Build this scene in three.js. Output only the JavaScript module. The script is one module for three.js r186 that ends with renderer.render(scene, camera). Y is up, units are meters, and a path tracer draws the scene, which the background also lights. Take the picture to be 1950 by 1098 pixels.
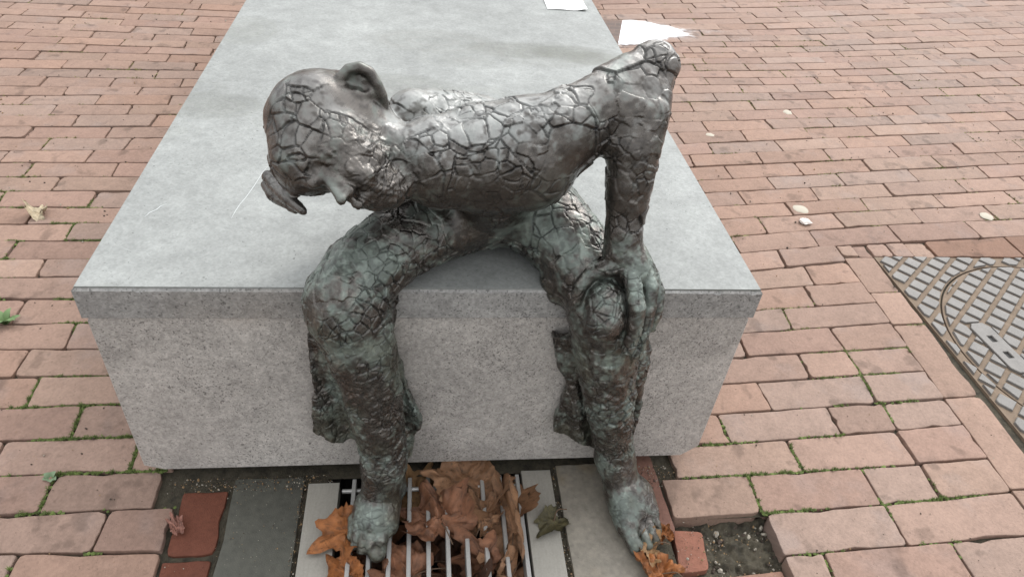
import * as THREE from 'three';
import { mergeGeometries, mergeVertices, toCreasedNormals } from 'three/addons/utils/BufferGeometryUtils.js';
import { RoundedBoxGeometry } from 'three/addons/geometries/RoundedBoxGeometry.js';

// ---------------------------------------------------------------- camera, sky, sun, exposure
const scene = new THREE.Scene();
const camera = new THREE.PerspectiveCamera(44.64, 1024 / 576, 0.02, 400);
camera.position.set(-0.029, 1.0798, 0.7926);
camera.matrixAutoUpdate = true;
{
  const right = new THREE.Vector3(0.99132, 0.08675, 0.09879), down = new THREE.Vector3(0.00468, -0.77421, 0.63292), fwd = new THREE.Vector3(0.13139, -0.62696, -0.76789);
  camera.quaternion.setFromRotationMatrix(new THREE.Matrix4().makeBasis(right, down.negate(), fwd.negate()));
}
const SUN = [0.42, 0.64, -0.643], clamp01 = (v) => Math.min(1, Math.max(-1, v)); // where the sun stands behind the clouds
{ // overcast sky: a grey cloud deck with a broad brightening where the sun is
  const W = 256, H = 128, data = new Float32Array(W * H * 4);
  for (let r = 0; r < H; r++) for (let c = 0; c < W; c++) {
    const up = ((r + 0.5) / H - 0.5) * Math.PI, a = ((c + 0.5) / W - 0.5) * 2 * Math.PI;
    const x = Math.cos(a) * Math.cos(up), z = Math.sin(a) * Math.cos(up), y = Math.sin(up);
    const d = Math.acos(clamp01(x * SUN[0] + y * SUN[1] + z * SUN[2]));
    let l = y > 0 ? 0.5 + 0.5 * y + 1.6 * Math.exp(-((d / 0.6) ** 2)) * Math.min(1, y / 0.12) : 0.2;
    l *= 1 + 0.06 * Math.sin(3 * a + 2) * Math.cos(5 * up) + 0.04 * Math.sin(7 * a - 1 + 4 * up);
    const i = (r * W + c) * 4;
    data[i] = l * 0.97; data[i + 1] = l * 0.995; data[i + 2] = l * 1.03; data[i + 3] = 1;
  }
  const t = new THREE.DataTexture(data, W, H, THREE.RGBAFormat, THREE.FloatType);
  t.mapping = THREE.EquirectangularReflectionMapping; t.magFilter = t.minFilter = THREE.LinearFilter; t.needsUpdate = true;
  scene.background = t; scene.environment = t;
}
const sun = new THREE.DirectionalLight(new THREE.Color(1, 0.96, 0.9), 0.8);
sun.position.set(SUN[0] * 6, SUN[1] * 6, SUN[2] * 6); sun.target.position.set(0, 0, -0.2);
sun.castShadow = true; sun.shadow.radius = 28; sun.shadow.mapSize.set(2048, 2048);
Object.assign(sun.shadow.camera, { left: -3, right: 3, top: 3, bottom: -3, near: 0.5, far: 14 });
scene.add(sun, sun.target);
const renderer = new THREE.WebGLRenderer({ antialias: true });
renderer.setSize(1024, 576);
renderer.shadowMap.enabled = true;
renderer.toneMapping = THREE.LinearToneMapping;
renderer.toneMappingExposure = 1.8;

// ---------------------------------------------------------------- helpers
function rng(seed) { let s = seed >>> 0; return () => { s = (s + 0x6d2b79f5) >>> 0; let t = Math.imul(s ^ (s >>> 15), 1 | s); t = (t + Math.imul(t ^ (t >>> 7), 61 | t)) ^ t; return ((t ^ (t >>> 14)) >>> 0) / 4294967296; }; }
const ihash = (x, y, z, s) => { let h = Math.imul(x, 374761393) ^ Math.imul(y, 668265263) ^ Math.imul(z, 2147483647) ^ Math.imul(s, 1274126177); h = Math.imul(h ^ (h >>> 13), 1274126177); h ^= h >>> 16; h = Math.imul(h, 2246822519); return ((h ^ (h >>> 13)) >>> 0) / 4294967296; };
const lerp = (a, b, t) => a + (b - a) * t, clamp = (x, a = 0, b = 1) => Math.min(b, Math.max(a, x)), sstep = (a, b, x) => { const t = clamp((x - a) / (b - a)); return t * t * (3 - 2 * t); };
function noise3(x, y, z, s = 0) {
  const i = Math.floor(x), j = Math.floor(y), k = Math.floor(z); let u = x - i, v = y - j, w = z - k;
  u = u * u * (3 - 2 * u); v = v * v * (3 - 2 * v); w = w * w * (3 - 2 * w);
  const h = (a, b, c) => ihash(i + a, j + b, k + c, s);
  return lerp(lerp(lerp(h(0, 0, 0), h(1, 0, 0), u), lerp(h(0, 1, 0), h(1, 1, 0), u), v), lerp(lerp(h(0, 0, 1), h(1, 0, 1), u), lerp(h(0, 1, 1), h(1, 1, 1), u), v), w);
}
function fbm3(x, y, z, o = 4, s = 0) { let a = 0.5, r = 0, n = 0; for (let i = 0; i < o; i++) { r += a * noise3(x, y, z, s + i); n += a; a *= 0.5; x *= 2.03; y *= 2.03; z *= 2.03; } return r / n; }
// tiling value noise for textures: u, v in 0..1, p cells across
function tnoise(u, v, p, s) {
  const x = u * p, y = v * p, i = Math.floor(x), j = Math.floor(y); let a = x - i, b = y - j; a = a * a * (3 - 2 * a); b = b * b * (3 - 2 * b);
  const h = (m, n) => ihash((i + m) % p, (j + n) % p, 7, s);
  return lerp(lerp(h(0, 0), h(1, 0), a), lerp(h(0, 1), h(1, 1), a), b);
}
function tfbm(u, v, p, o, s) { let a = 0.5, r = 0, n = 0; for (let i = 0; i < o; i++) { r += a * tnoise(u, v, p, s + i); n += a; a *= 0.55; p *= 2; } return r / n; }
function texture(size, fn, srgb = false) {
  const d = new Uint8Array(size * size * 4), out = [0, 0, 0];
  for (let y = 0; y < size; y++) for (let x = 0; x < size; x++) { fn(x / size, y / size, out, x, y); const i = (y * size + x) * 4; for (let c = 0; c < 3; c++) d[i + c] = clamp(out[c]) * 255; d[i + 3] = 255; }
  const t = new THREE.DataTexture(d, size, size); t.wrapS = t.wrapT = THREE.RepeatWrapping; t.magFilter = THREE.LinearFilter; t.minFilter = THREE.LinearMipmapLinearFilter; t.generateMipmaps = true;
  if (srgb) t.colorSpace = THREE.SRGBColorSpace; t.needsUpdate = true; return t;
}
function canvasTexture(w, h, draw, srgb = true) {
  const c = document.createElement('canvas'); c.width = w; c.height = h; draw(c.getContext('2d'), w, h);
  const t = new THREE.CanvasTexture(c); t.wrapS = t.wrapT = THREE.RepeatWrapping; if (srgb) t.colorSpace = THREE.SRGBColorSpace; return t;
}
const rep = (t, u, v = u) => { const c = t.clone(); c.repeat.set(1 / u, 1 / v); c.needsUpdate = true; return c; };
const used = {};
function numbered(name) { used[name] = (used[name] ?? -1) + 1; return used[name] ? name + '_' + String(used[name]).padStart(3, '0') : name; }
function mesh(name, geometry, material, parent) {
  const m = new THREE.Mesh(geometry, material); m.name = parent ? name : numbered(name); m.castShadow = m.receiveShadow = true; (parent ?? scene).add(m); return m;
}
function thing(name, label, category, pos = [0, 0, 0], group) {
  const g = new THREE.Group(); g.name = numbered(name); g.position.set(...pos); g.userData = { label, category }; if (group) g.userData.group = group; scene.add(g); return g;
}
function tag(o, label, category, group) { o.userData.label = label; o.userData.category = category; if (group) o.userData.group = group; return o; }
function structure(o) { o.userData.kind = 'structure'; return o; }
function stuff(o) { o.userData.kind = 'stuff'; return o; }
function geo(pos, idx, uv, col) {
  const g = new THREE.BufferGeometry(); g.setAttribute('position', new THREE.Float32BufferAttribute(pos, 3)); if (uv) g.setAttribute('uv', new THREE.Float32BufferAttribute(uv, 2));
  if (col) g.setAttribute('color', new THREE.Float32BufferAttribute(col, 3)); g.setIndex(idx); g.computeVertexNormals(); return g;
}
// box-projected uv in metres
function boxUV(g, ox = 0, oy = 0) {
  g = g.index ? g.toNonIndexed() : g; const p = g.attributes.position, n = g.attributes.normal, uv = [];
  for (let i = 0; i < p.count; i += 3) {
    const nx = Math.abs(n.getX(i) + n.getX(i + 1) + n.getX(i + 2)), ny = Math.abs(n.getY(i) + n.getY(i + 1) + n.getY(i + 2)), nz = Math.abs(n.getZ(i) + n.getZ(i + 1) + n.getZ(i + 2));
    for (let k = i; k < i + 3; k++) { const x = p.getX(k), y = p.getY(k), z = p.getZ(k); uv.push(...(ny >= nx && ny >= nz ? [x + ox, z + oy] : nx > nz ? [z + ox, y + oy] : [x + ox, y + oy])); }
  }
  g.setAttribute('uv', new THREE.Float32BufferAttribute(uv, 2)); return g;
}

// ---------------------------------------------------------------- brick paving
const grain = texture(512, (u, v, o) => { const a = tfbm(u, v, 8, 6, 11), b = tnoise(u, v, 128, 40), c = tnoise(u, v, 256, 41); const k = a * 0.55 + b * 0.25 + c * 0.2; o[0] = o[1] = o[2] = k; });
const brickMap = texture(1024, (u, v, o) => {
  const blot = tfbm(u, v, 6, 5, 3), fine = tnoise(u, v, 200, 9), mid = tfbm(u, v, 40, 3, 21), pit = tnoise(u, v, 330, 5), pale = sstep(0.55, 0.8, tfbm(u, v, 9, 4, 31)), dark = sstep(0.62, 0.8, tfbm(u, v, 14, 4, 51));
  let k = 0.86 + 0.2 * (blot - 0.5) + 0.16 * (fine - 0.5) + 0.18 * (mid - 0.5); if (pit > 0.93) k *= 0.72; if (pit < 0.04) k *= 1.15;
  k *= 1 - 0.3 * dark; const spot = tnoise(u, v, 60, 15); if (spot > 0.9) k *= 1 - 2.2 * (spot - 0.9);
  o[0] = k; o[1] = lerp(k, k * 1.05, pale); o[2] = lerp(k, k * 1.1, pale);
});
const brickMat = new THREE.MeshPhysicalMaterial({ map: rep(brickMap, 0.7), vertexColors: true, roughness: 0.68, specularIntensity: 0.25, bumpMap: rep(grain, 0.12), bumpScale: 0.0016 });
const soilMat = new THREE.MeshStandardMaterial({ color: new THREE.Color(0.085, 0.072, 0.05), roughness: 0.95, map: rep(texture(256, (u, v, o) => { const k = 0.2 + 1.1 * tfbm(u, v, 24, 4, 77) + 0.3 * (tnoise(u, v, 120, 78) - 0.5); o[0] = k; o[1] = k; o[2] = k * 0.95; }), 0.3), bumpMap: rep(grain, 0.1), bumpScale: 0.006 });
const PALETTE = [[0.316, 0.211, 0.163], [0.308, 0.208, 0.163], [0.319, 0.219, 0.169], [0.303, 0.207, 0.163], [0.314, 0.204, 0.154], [0.3, 0.213, 0.171], [0.294, 0.193, 0.151]];

// one brick with worn corners, from its four plan corners (x,z): far-left, far-right, near-right, near-left
function brickGeometry(c, R, opt = {}) {
  const { top = 0, depth = 0.05, joint = 0.0019, bevel = 0.0017, tone } = opt;
  const cx = (c[0][0] + c[1][0] + c[2][0] + c[3][0]) / 4, cz = (c[0][1] + c[1][1] + c[2][1] + c[3][1]) / 4;
  const V = c.map(([x, z]) => new THREE.Vector2(x, z)), inner = [];
  for (let i = 0; i < 4; i++) { // move each edge inwards by the joint
    const p = V[(i + 3) % 4], q = V[i], r = V[(i + 1) % 4], d1 = q.clone().sub(p).normalize(), d2 = r.clone().sub(q).normalize();
    const n1 = new THREE.Vector2(-d1.y, d1.x), n2 = new THREE.Vector2(-d2.y, d2.x), s = n1.clone().add(n2), k = joint / Math.max(0.3, 1 + n1.dot(n2));
    inner.push(q.clone().addScaledVector(s, k));
  }
  const ring = [];
  for (let i = 0; i < 4; i++) {
    const p = inner[(i + 3) % 4], q = inner[i], r = inner[(i + 1) % 4], a = p.clone().sub(q), b = r.clone().sub(q), la = a.length(), lb = b.length(); a.normalize(); b.normalize();
    const rad = Math.min(0.003 + R() * R() * 0.014, la * 0.3, lb * 0.3), s = q.clone().addScaledVector(a, rad), e = q.clone().addScaledVector(b, rad * (0.6 + 0.8 * R()));
    for (const t of [0, 0.5, 1]) ring.push(s.clone().multiplyScalar((1 - t) * (1 - t)).addScaledVector(q, 2 * t * (1 - t)).addScaledVector(e, t * t));
    const n = lb > 0.13 ? 6 : lb > 0.06 ? 3 : 1, nx = inner[(i + 1) % 4];
    for (let k = 1; k <= n; k++) { const t = k / (n + 1), g = e.clone().lerp(nx.clone().addScaledVector(b, -rad), t), m = new THREE.Vector2(-b.y, b.x).multiplyScalar((R() - 0.4) * 0.0021 + (R() > 0.94 ? 0.0035 : 0)); ring.push(g.add(m)); }
  }
  const y0 = top + (R() - 0.5) * 0.004, tx = (R() - 0.5) * 0.016, tz = (R() - 0.5) * 0.02, Y = (x, z) => y0 + (x - cx) * tx + (z - cz) * tz;
  const pos = [], uv = [], idx = [], n = ring.length, ou = R() * 7, ov = R() * 7, rot = R() * 0.6 - 0.3, cr = Math.cos(rot), sr = Math.sin(rot);
  const put = (x, y, z, v = 0) => { pos.push(x, y, z); const a = x - cx, b = z - cz + v; uv.push(a * cr - b * sr + ou, a * sr + b * cr + ov); };
  put(cx, Y(cx, cz) + 0.0008, cz);
  for (const f of [0.55, 1]) for (const q of ring) { // top: an inner ring and the rim of the worn edge
    const dx = q.x - cx, dz = q.y - cz, l = Math.hypot(dx, dz), b = f === 1 ? bevel * (0.6 + 0.9 * R()) : 0, k = f * (1 - b / l), x = cx + dx * k, z = cz + dz * k; put(x, Y(x, z) + (f === 1 ? 0 : 0.0006), z);
  }
  for (const q of ring) put(q.x, Y(q.x, q.y) - bevel * (0.8 + 0.6 * R()), q.y);
  for (const q of ring) put(q.x, top - depth, q.y, depth);
  for (let i = 0; i < n; i++) { const j = (i + 1) % n; idx.push(0, 1 + j, 1 + i); for (let k = 0; k < 3; k++) { const a = 1 + k * n + i, b = 1 + k * n + j, d = 1 + (k + 1) * n + i, e = 1 + (k + 1) * n + j; idx.push(a, b, d, b, e, d); } }
  const t = tone ?? PALETTE[Math.floor(R() * PALETTE.length)], g = 0.91 + 0.18 * R(), col = [];
  for (let i = 0; i < pos.length / 3; i++) col.push(t[0] * g, t[1] * g, t[2] * g);
  return geo(pos, idx, uv, col);
}
const LEFT_ROWS = [
  { z: -2.112, s: -.035, j: [-1.505, -1.283, -1.063, -.836] },
  { z: -2.042, s: -.043, j: [-1.370, -1.153, -.928] },
  { z: -1.973, s: -.040, j: [-1.477, -1.264, -1.040, -.816] },
  { z: -1.906, s: -.053, j: [-1.394, -1.175, -.954] },
  { z: -1.833, s: -.059, j: [-1.277, -1.058, -.844] },
  { z: -1.762, s: -.074, j: [-1.384, -1.175, -.955] },
  { z: -1.688, s: -.067, j: [-1.289, -1.076, -.854] },
  { z: -1.615, s: -.091, j: [-1.194, -.969] },
  { z: -1.548, s: -.097, j: [-1.288, -1.074, -.856] },
  { z: -1.473, s: -.083, j: [-1.177, -.957] },
  { z: -1.402, s: -.110, j: [-1.089, -.865] },
  { z: -1.319, s: -.084, j: [-1.189, -.972] },
  { z: -1.244, s: -.079, j: [-1.116, -.895] },
  { z: -1.166, s: -.075, j: [-1.194, -.973] },
  { z: -1.089, s: -.049, j: [-1.103, -.881] },
  { z: -1.011, s: -.045, j: [-1.004] },
  { z: -.935, s: -.043, j: [-1.110, -.888] },
  { z: -.856, s: -.026, j: [-1.006] },
  { z: -.782, s: -.048, j: [-.891] },
  { z: -.708, s: -.037, j: [-.993] },
  { z: -.633, s: -.028, j: [-.900] },
  { z: -.562, s: -.029, j: [] },
  { z: -.485, s: -.004, j: [-.886] },
  { z: -.403, s: -.022, j: [-.753] },
  { z: -.327, s: .010, j: [] },
  { z: -.249, s: .001, j: [-.764] },
  { z: -.166, s: -.029, j: [-.659] },
  { z: -.090, s: -.015, j: [-.763, -.534] },
  { z: -.013, s: -.012, j: [-.651, -.473] },
  { z: .064, s: -.012, j: [-.541, -.425] },
  { z: .124, s: .036, j: [] },
];
const RIGHT_ROWS = [
  { p: [[1.248,-2.338], [1.839,-2.439], [3.226,-2.740]], j: [1.375, 1.635, 1.901, 2.188, 2.486, 2.818] },
  { p: [[1.101,-2.257], [1.802,-2.359], [3.157,-2.647]], j: [1.180, 1.240, 1.507, 1.768, 2.033, 2.336, 2.640] },
  { p: [[1.079,-2.181], [1.768,-2.283], [3.086,-2.550]], j: [2.224, 2.513, 2.833] },
  { p: [[1.061,-2.118], [1.800,-2.223], [3.016,-2.455]], j: [1.198, 1.491, 1.796, 2.085, 2.383, 2.675] },
  { p: [[1.042,-2.050], [1.701,-2.136], [2.957,-2.375]], j: [1.134, 1.380, 1.639, 1.912, 2.203, 2.503] },
  { p: [[1.020,-1.974], [1.666,-2.057], [2.881,-2.272]], j: [1.269, 1.524, 1.796, 2.079, 2.368, 2.677] },
  { p: [[.999,-1.901], [1.630,-1.978], [2.816,-2.183]], j: [1.141, 1.389, 1.657, 1.931, 2.214, 2.518] },
  { p: [[.977,-1.825], [1.595,-1.900], [2.754,-2.099]], j: [1.010, 1.266, 1.523, 1.791, 2.064, 2.360, 2.675] },
  { p: [[.949,-1.740], [1.557,-1.817], [2.683,-2.002]], j: [1.123, 1.375, 1.644, 1.923, 2.210, 2.515] },
  { p: [[.922,-1.660], [1.524,-1.743], [2.613,-1.907]], j: [.998, 1.255, 1.508, 1.788, 2.066, 2.363] },
  { p: [[.889,-1.574], [1.483,-1.652], [2.541,-1.809]], j: [.889, 1.143, 1.396, 1.661, 1.947, 2.229] },
  { p: [[.859,-1.486], [1.606,-1.588], [2.474,-1.719]], j: [.996, 1.257, 1.522, 1.794, 2.079, 2.378] },
  { p: [[.848,-1.401], [1.565,-1.506], [2.409,-1.630]], j: [.874, 1.121, 1.385, 1.658, 1.939, 2.231] },
  { p: [[.849,-1.315], [1.521,-1.419], [2.337,-1.532]], j: [.962, 1.228, 1.491, 1.764, 2.056] },
  { p: [[.850,-1.238], [1.477,-1.330], [2.276,-1.449]], j: [.866, 1.118, 1.381, 1.657, 1.939] },
  { p: [[.852,-1.162], [1.433,-1.242], [2.205,-1.352]], j: [.971, 1.233, 1.496, 1.786, 2.070] },
  { p: [[.852,-1.079], [1.389,-1.154], [2.135,-1.257]], j: [1.094, 1.353, 1.636, 1.924] },
  { p: [[.850,-1.005], [1.348,-1.070], [2.065,-1.163]], j: [.960, 1.216, 1.488, 1.773] },
  { p: [[.854,-.927], [1.306,-.986], [1.999,-1.072]], j: [1.090, 1.356, 1.633, 1.919] },
  { p: [[.853,-.856], [1.267,-.908], [1.935,-.986]], j: [.968, 1.226, 1.500, 1.774] },
  { p: [[.858,-.770], [1.225,-.826], [1.868,-.894]], j: [1.100, 1.369, 1.646] },
  { p: [[.857,-.692], [1.181,-.737], [1.795,-.795]], j: [.959] },
  { p: [[.860,-.612], [1.131,-.654]], j: [1.007] },
  { p: [[.858,-.535], [1.142,-.566]], j: [.968] },
  { p: [[.803,-.450], [1.130,-.479]], j: [.868] },
  { p: [[.752,-.366], [1.124,-.401]], j: [.965] },
  { p: [[.696,-.286], [1.120,-.315]], j: [.842, .967] },
  { p: [[.644,-.205], [1.117,-.236]], j: [.711, .963] },
  { p: [[.587,-.121], [1.113,-.152]], j: [.589, .838, .970] },
  { p: [[.537,-.042], [.844,-.060], [1.121,-.079]], j: [.713, .962] },
  { p: [[.517,.032], [.713,.028], [1.120,.010]], j: [.596, .837, .965] },
  { p: [[.591,.114], [.836,.106], [1.115,.090]], j: [.841] },
  { p: [[.602,.198], [.833,.191], [1.077,.181]], j: [] },
];
const quads = []; // every brick: four corners and options
const JOINTS = []; // joint segments where moss may grow: x0, z0, x1, z1
{
  const R = rng(17);
  const rows = (lines, at, x0, x1, lenAt, phase) => {
    for (let i = 0; i + 1 < lines.length; i++) {
      const a = lines[i], b = lines[i + 1], lo = x0(i, a), hi = x1(i, a); let j = (a.j ?? []).slice().sort((p, q) => p - q);
      const zm = (at(a, 0.9 * Math.sign(lo + hi)) + at(b, 0.9 * Math.sign(lo + hi))) / 2;
      if (!j.length) { const l = lenAt((lo + hi) / 2); j = [lo + l * (0.25 + 0.5 * ((i % 2) * 0.5 + R() * 0.4))]; }
      const full = [...j]; // carry the bond on to both ends, filling wide gaps
      for (let k = 0; k + 1 < full.length; k++) { const gap = full[k + 1] - full[k], l = lenAt(full[k]), m = Math.round(gap / l); if (m > 1) { full.splice(k + 1, 0, full[k] + gap / m); } }
      while (full[0] > lo) full.unshift(full[0] - lenAt(full[0]) * (0.98 + 0.04 * R()));
      while (full[full.length - 1] < hi) full.push(full[full.length - 1] + lenAt(full[full.length - 1]) * (0.98 + 0.04 * R()));
      if (full.length > 2 && hi - full[full.length - 2] < 0.05) full.splice(full.length - 2, 1); if (full.length > 2 && full[1] - lo < 0.04) full.splice(1, 1);
      for (let k = 0; k + 1 < full.length; k++) {
        const p = Math.max(full[k], lo), q = Math.min(full[k + 1], hi); if (q - p < 0.012) continue;
        const sk = k => 0.006 * (ihash(Math.round(full[k] * 1000), i, 3, 5) - 0.5), s1 = full[k] > lo ? sk(k) : 0, s2 = full[k + 1] < hi ? sk(k + 1) : 0;
        quads.push({ c: [[p + s1, at(a, p)], [q + s2, at(a, q)], [q - s2, at(b, q)], [p - s1, at(b, p)]] });
        if (p > lo) JOINTS.push([p, at(a, p), p, at(b, p)]);
      }
      for (let x = lo; x < hi; x += 0.2) JOINTS.push([x, at(a, x), Math.min(hi, x + 0.2), at(a, Math.min(hi, x + 0.2))]);
    }
  };
  // left of the plinth
  const L = LEFT_ROWS.slice(); for (let i = 1; i <= 26; i++) L.unshift({ z: L[0].z - 0.075, s: -0.04, j: [] }); for (let i = 0; i < 10; i++) L.push({ z: L[L.length - 1].z + 0.077, s: -0.01, j: i ? [] : [-0.436, -0.652] });
  const last = L.length - 11; L[last].j = [-0.436, -0.652];
  rows(L, (l, x) => l.z + l.s * (x + 0.9), () => -4.4, (i, a) => (a.z > -0.03 ? (a.z < 0.02 ? -0.473 : -0.436) : -0.46), () => 0.22);
  // right of the plinth
  const at = (l, x) => { const p = l.p; let k = 0; while (k + 2 < p.length && x > p[k + 1][0]) k++; const [a, b] = [p[k], p[k + 1]]; return a[1] + ((b[1] - a[1]) * (x - a[0])) / (b[0] - a[0]); };
  const Q = RIGHT_ROWS.slice(); for (let i = 1; i <= 26; i++) { const f = Q[0]; Q.unshift({ p: f.p.map(([x, z]) => [x, z - 0.078 - 0.006 * (x - 1)]), j: [] }); }
  for (let i = 0; i < 9; i++) { const f = Q[Q.length - 1]; Q.push({ p: f.p.map(([x, z]) => [x, z + 0.079]), j: [] }); }
  const edge = (z) => lerp(1.147, 1.118, clamp((z + 0.68) / 0.75)); // inner side of the border bricks round the manhole
  const iA = Q.length - 10 - 11; // the row line just above the manhole frame
  rows(Q, at, (i, a) => { const z = at(a, 0.6); return z > -0.06 && z < 0.0 ? 0.455 : z >= 0.0 && z < 0.25 ? (z < 0.08 ? 0.4235 : z < 0.16 ? 0.6 : 0.6) : 0.46; }, (i, a) => (i >= iA ? edge(at(a, 1.12)) : 6.2), (x) => 0.25 + 0.033 * Math.max(0, x - 1));
  // cut bricks and one long brick between the last full row and the manhole frame
  const cut = [1.15, 1.2, 1.245, 1.31, 1.372, 1.44, 1.72, 1.99, 2.26];
  for (let k = 0; k + 1 < cut.length; k++) quads.push({ c: [[cut[k], at(Q[iA], cut[k]) + 0.002], [cut[k + 1], at(Q[iA], cut[k + 1]) + 0.002], [cut[k + 1], -0.683], [cut[k], -0.683]], top: k < 5 ? -0.006 * R() : 0, tone: k > 4 ? [0.23, 0.135, 0.095] : undefined });
  // border bricks laid end to end along the manhole frame
  const bz = [-0.676, -0.52, -0.395, -0.155, 0.085, 0.325, 0.57, 0.81, 1.05];
  for (let k = 0; k + 1 < bz.length; k++) { const x0 = edge(bz[k]), x1 = edge(bz[k + 1]); quads.push({ c: [[x0, bz[k]], [x0 + 0.092, bz[k] - 0.004], [x1 + 0.092, bz[k + 1] - 0.004], [x1, bz[k + 1]]], tone: [0.315, 0.212, 0.163] }); JOINTS.push([x1, bz[k], x1, bz[k + 1]], [x1, bz[k + 1], x1 + 0.09, bz[k + 1]]); }
  for (let z = 0.12; z < 0.95; z += 0.079) for (let x = 1.222 + (Math.round(z * 100) % 2 ? 0.1 : 0); x < 2.2; x += 0.25) quads.push({ c: [[x, z], [x + 0.25, z], [x + 0.25, z + 0.078], [x, z + 0.078]] });
  // dark red bricks beside the drain, left and right
  for (const [z0, z1] of [[0.024, 0.148], [0.154, 0.27], [0.276, 0.4]]) quads.push({ c: [[-0.434, z0], [-0.356, z0], [-0.354, z1], [-0.432, z1]], top: -0.004, tone: [0.15, 0.056, 0.036] });
  quads.push({ c: [[0.368, -0.03], [0.42, -0.03], [0.425, 0.145], [0.372, 0.145]], top: -0.004, tone: [0.21, 0.11, 0.083] });
  // the pit: a half brick lying in it and a sunken brick in front
  quads.push({ c: [[0.42, 0.132], [0.476, 0.137], [0.466, 0.213], [0.408, 0.217]], top: -0.012, tone: [0.25, 0.11, 0.075], depth: 0.045 });
  quads.push({ c: [[0.472, 0.222], [0.597, 0.213], [0.61, 0.3], [0.472, 0.3]], top: -0.02, tone: [0.27, 0.155, 0.115], depth: 0.03 });
  quads.push({ c: [[0.36, 0.236], [0.468, 0.228], [0.468, 0.31], [0.36, 0.31]], top: -0.016, tone: [0.23, 0.135, 0.1], depth: 0.03 });
}
camera.updateMatrixWorld(true); camera.updateProjectionMatrix();
const pavement = new THREE.Group(); pavement.name = 'brick_pavement'; structure(pavement); scene.add(pavement);
{
  const R = rng(99), built = [];
  for (const q of quads) {
    const cx = q.c.reduce((s, p) => s + p[0], 0) / 4, cz = q.c.reduce((s, p) => s + p[1], 0) / 4, pr = q.c.map(([x, z]) => new THREE.Vector3(x, 0, z).project(camera));
    const ahead = q.c.every(([x, z]) => new THREE.Vector3(x, 0, z).sub(camera.position).dot(new THREE.Vector3(0.13139, -0.62696, -0.76789)) > 0.05);
    let area = 0; for (let i = 0; i < 4; i++) { const a = pr[i], b = pr[(i + 1) % 4]; area += (a.x * b.y - b.x * a.y) / 2; }
    const seen = ahead && pr.some((p) => Math.abs(p.x) < 1 && Math.abs(p.y) < 1) && !(cz < -0.1 && Math.abs(cx) < 0.5 + Math.max(0, -cz) * 0.18);
    built.push({ g: brickGeometry(q.c, R, q), size: seen ? Math.abs(area) : 0 });
  }
  built.sort((a, b) => b.size - a.size);
  built.slice(0, 300).forEach(({ g }, i) => { const m = mesh('brick', g, brickMat, pavement); m.name = i ? 'brick_' + String(i).padStart(3, '0') : 'brick'; });
  stuff(mesh('brick_field', mergeGeometries(built.slice(300).map((b) => b.g)), brickMat, pavement));
  console.log('bricks', built.length, 'in view', built.filter((b) => b.size > 0).length);
}
{ // bed of soil under the joints, open where the drain and the pit are
  const s = new THREE.Shape([[-60, -60], [60, -60], [60, 60], [-60, 60]].map(([x, z]) => new THREE.Vector2(x, z)));
  const hole = (x0, z0, x1, z1) => s.holes.push(new THREE.Path([[x0, z0], [x0, z1], [x1, z1], [x1, z0]].map(([x, z]) => new THREE.Vector2(x, z))));
  hole(-0.19, 0.004, 0.18, 0.9); hole(0.41, 0.115, 0.606, 0.305);
  const g = new THREE.ShapeGeometry(s); g.rotateX(Math.PI / 2); g.translate(0, -0.011, 0); { const ix = g.index.array; for (let i = 0; i < ix.length; i += 3) [ix[i], ix[i + 1]] = [ix[i + 1], ix[i]]; }
  const p = g.attributes.position, uv = []; for (let i = 0; i < p.count; i++) uv.push(p.getX(i), p.getZ(i)); g.setAttribute('uv', new THREE.Float32BufferAttribute(uv, 2));
  const n = g.attributes.normal; for (let i = 0; i < n.count; i++) n.setXYZ(i, 0, 1, 0);
  structure(mesh('ground', g, soilMat));
  // rough earth at the bottom of the pit
  const N = 60, pos = [], u2 = [], idx = [];
  for (let j = 0; j <= N; j++) for (let i = 0; i <= N; i++) {
    const u = i / N, v = j / N, x = lerp(0.4, 0.615, u), z = lerp(0.1, 0.31, v), e = Math.min(u, v, 1 - u, 1 - v);
    pos.push(x, -0.046 + 0.026 * fbm3(x * 55, 0, z * 55, 4, 8) + 0.008 * noise3(x * 200, 1, z * 200, 3) - (e < 0.02 ? 0.02 : 0), z); u2.push(x, z);
    if (i < N && j < N) { const a = j * (N + 1) + i; idx.push(a, a + N + 1, a + 1, a + 1, a + N + 1, a + N + 2); }
  }
  structure(mesh('soil', geo(pos, idx, u2), soilMat));
}

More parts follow.
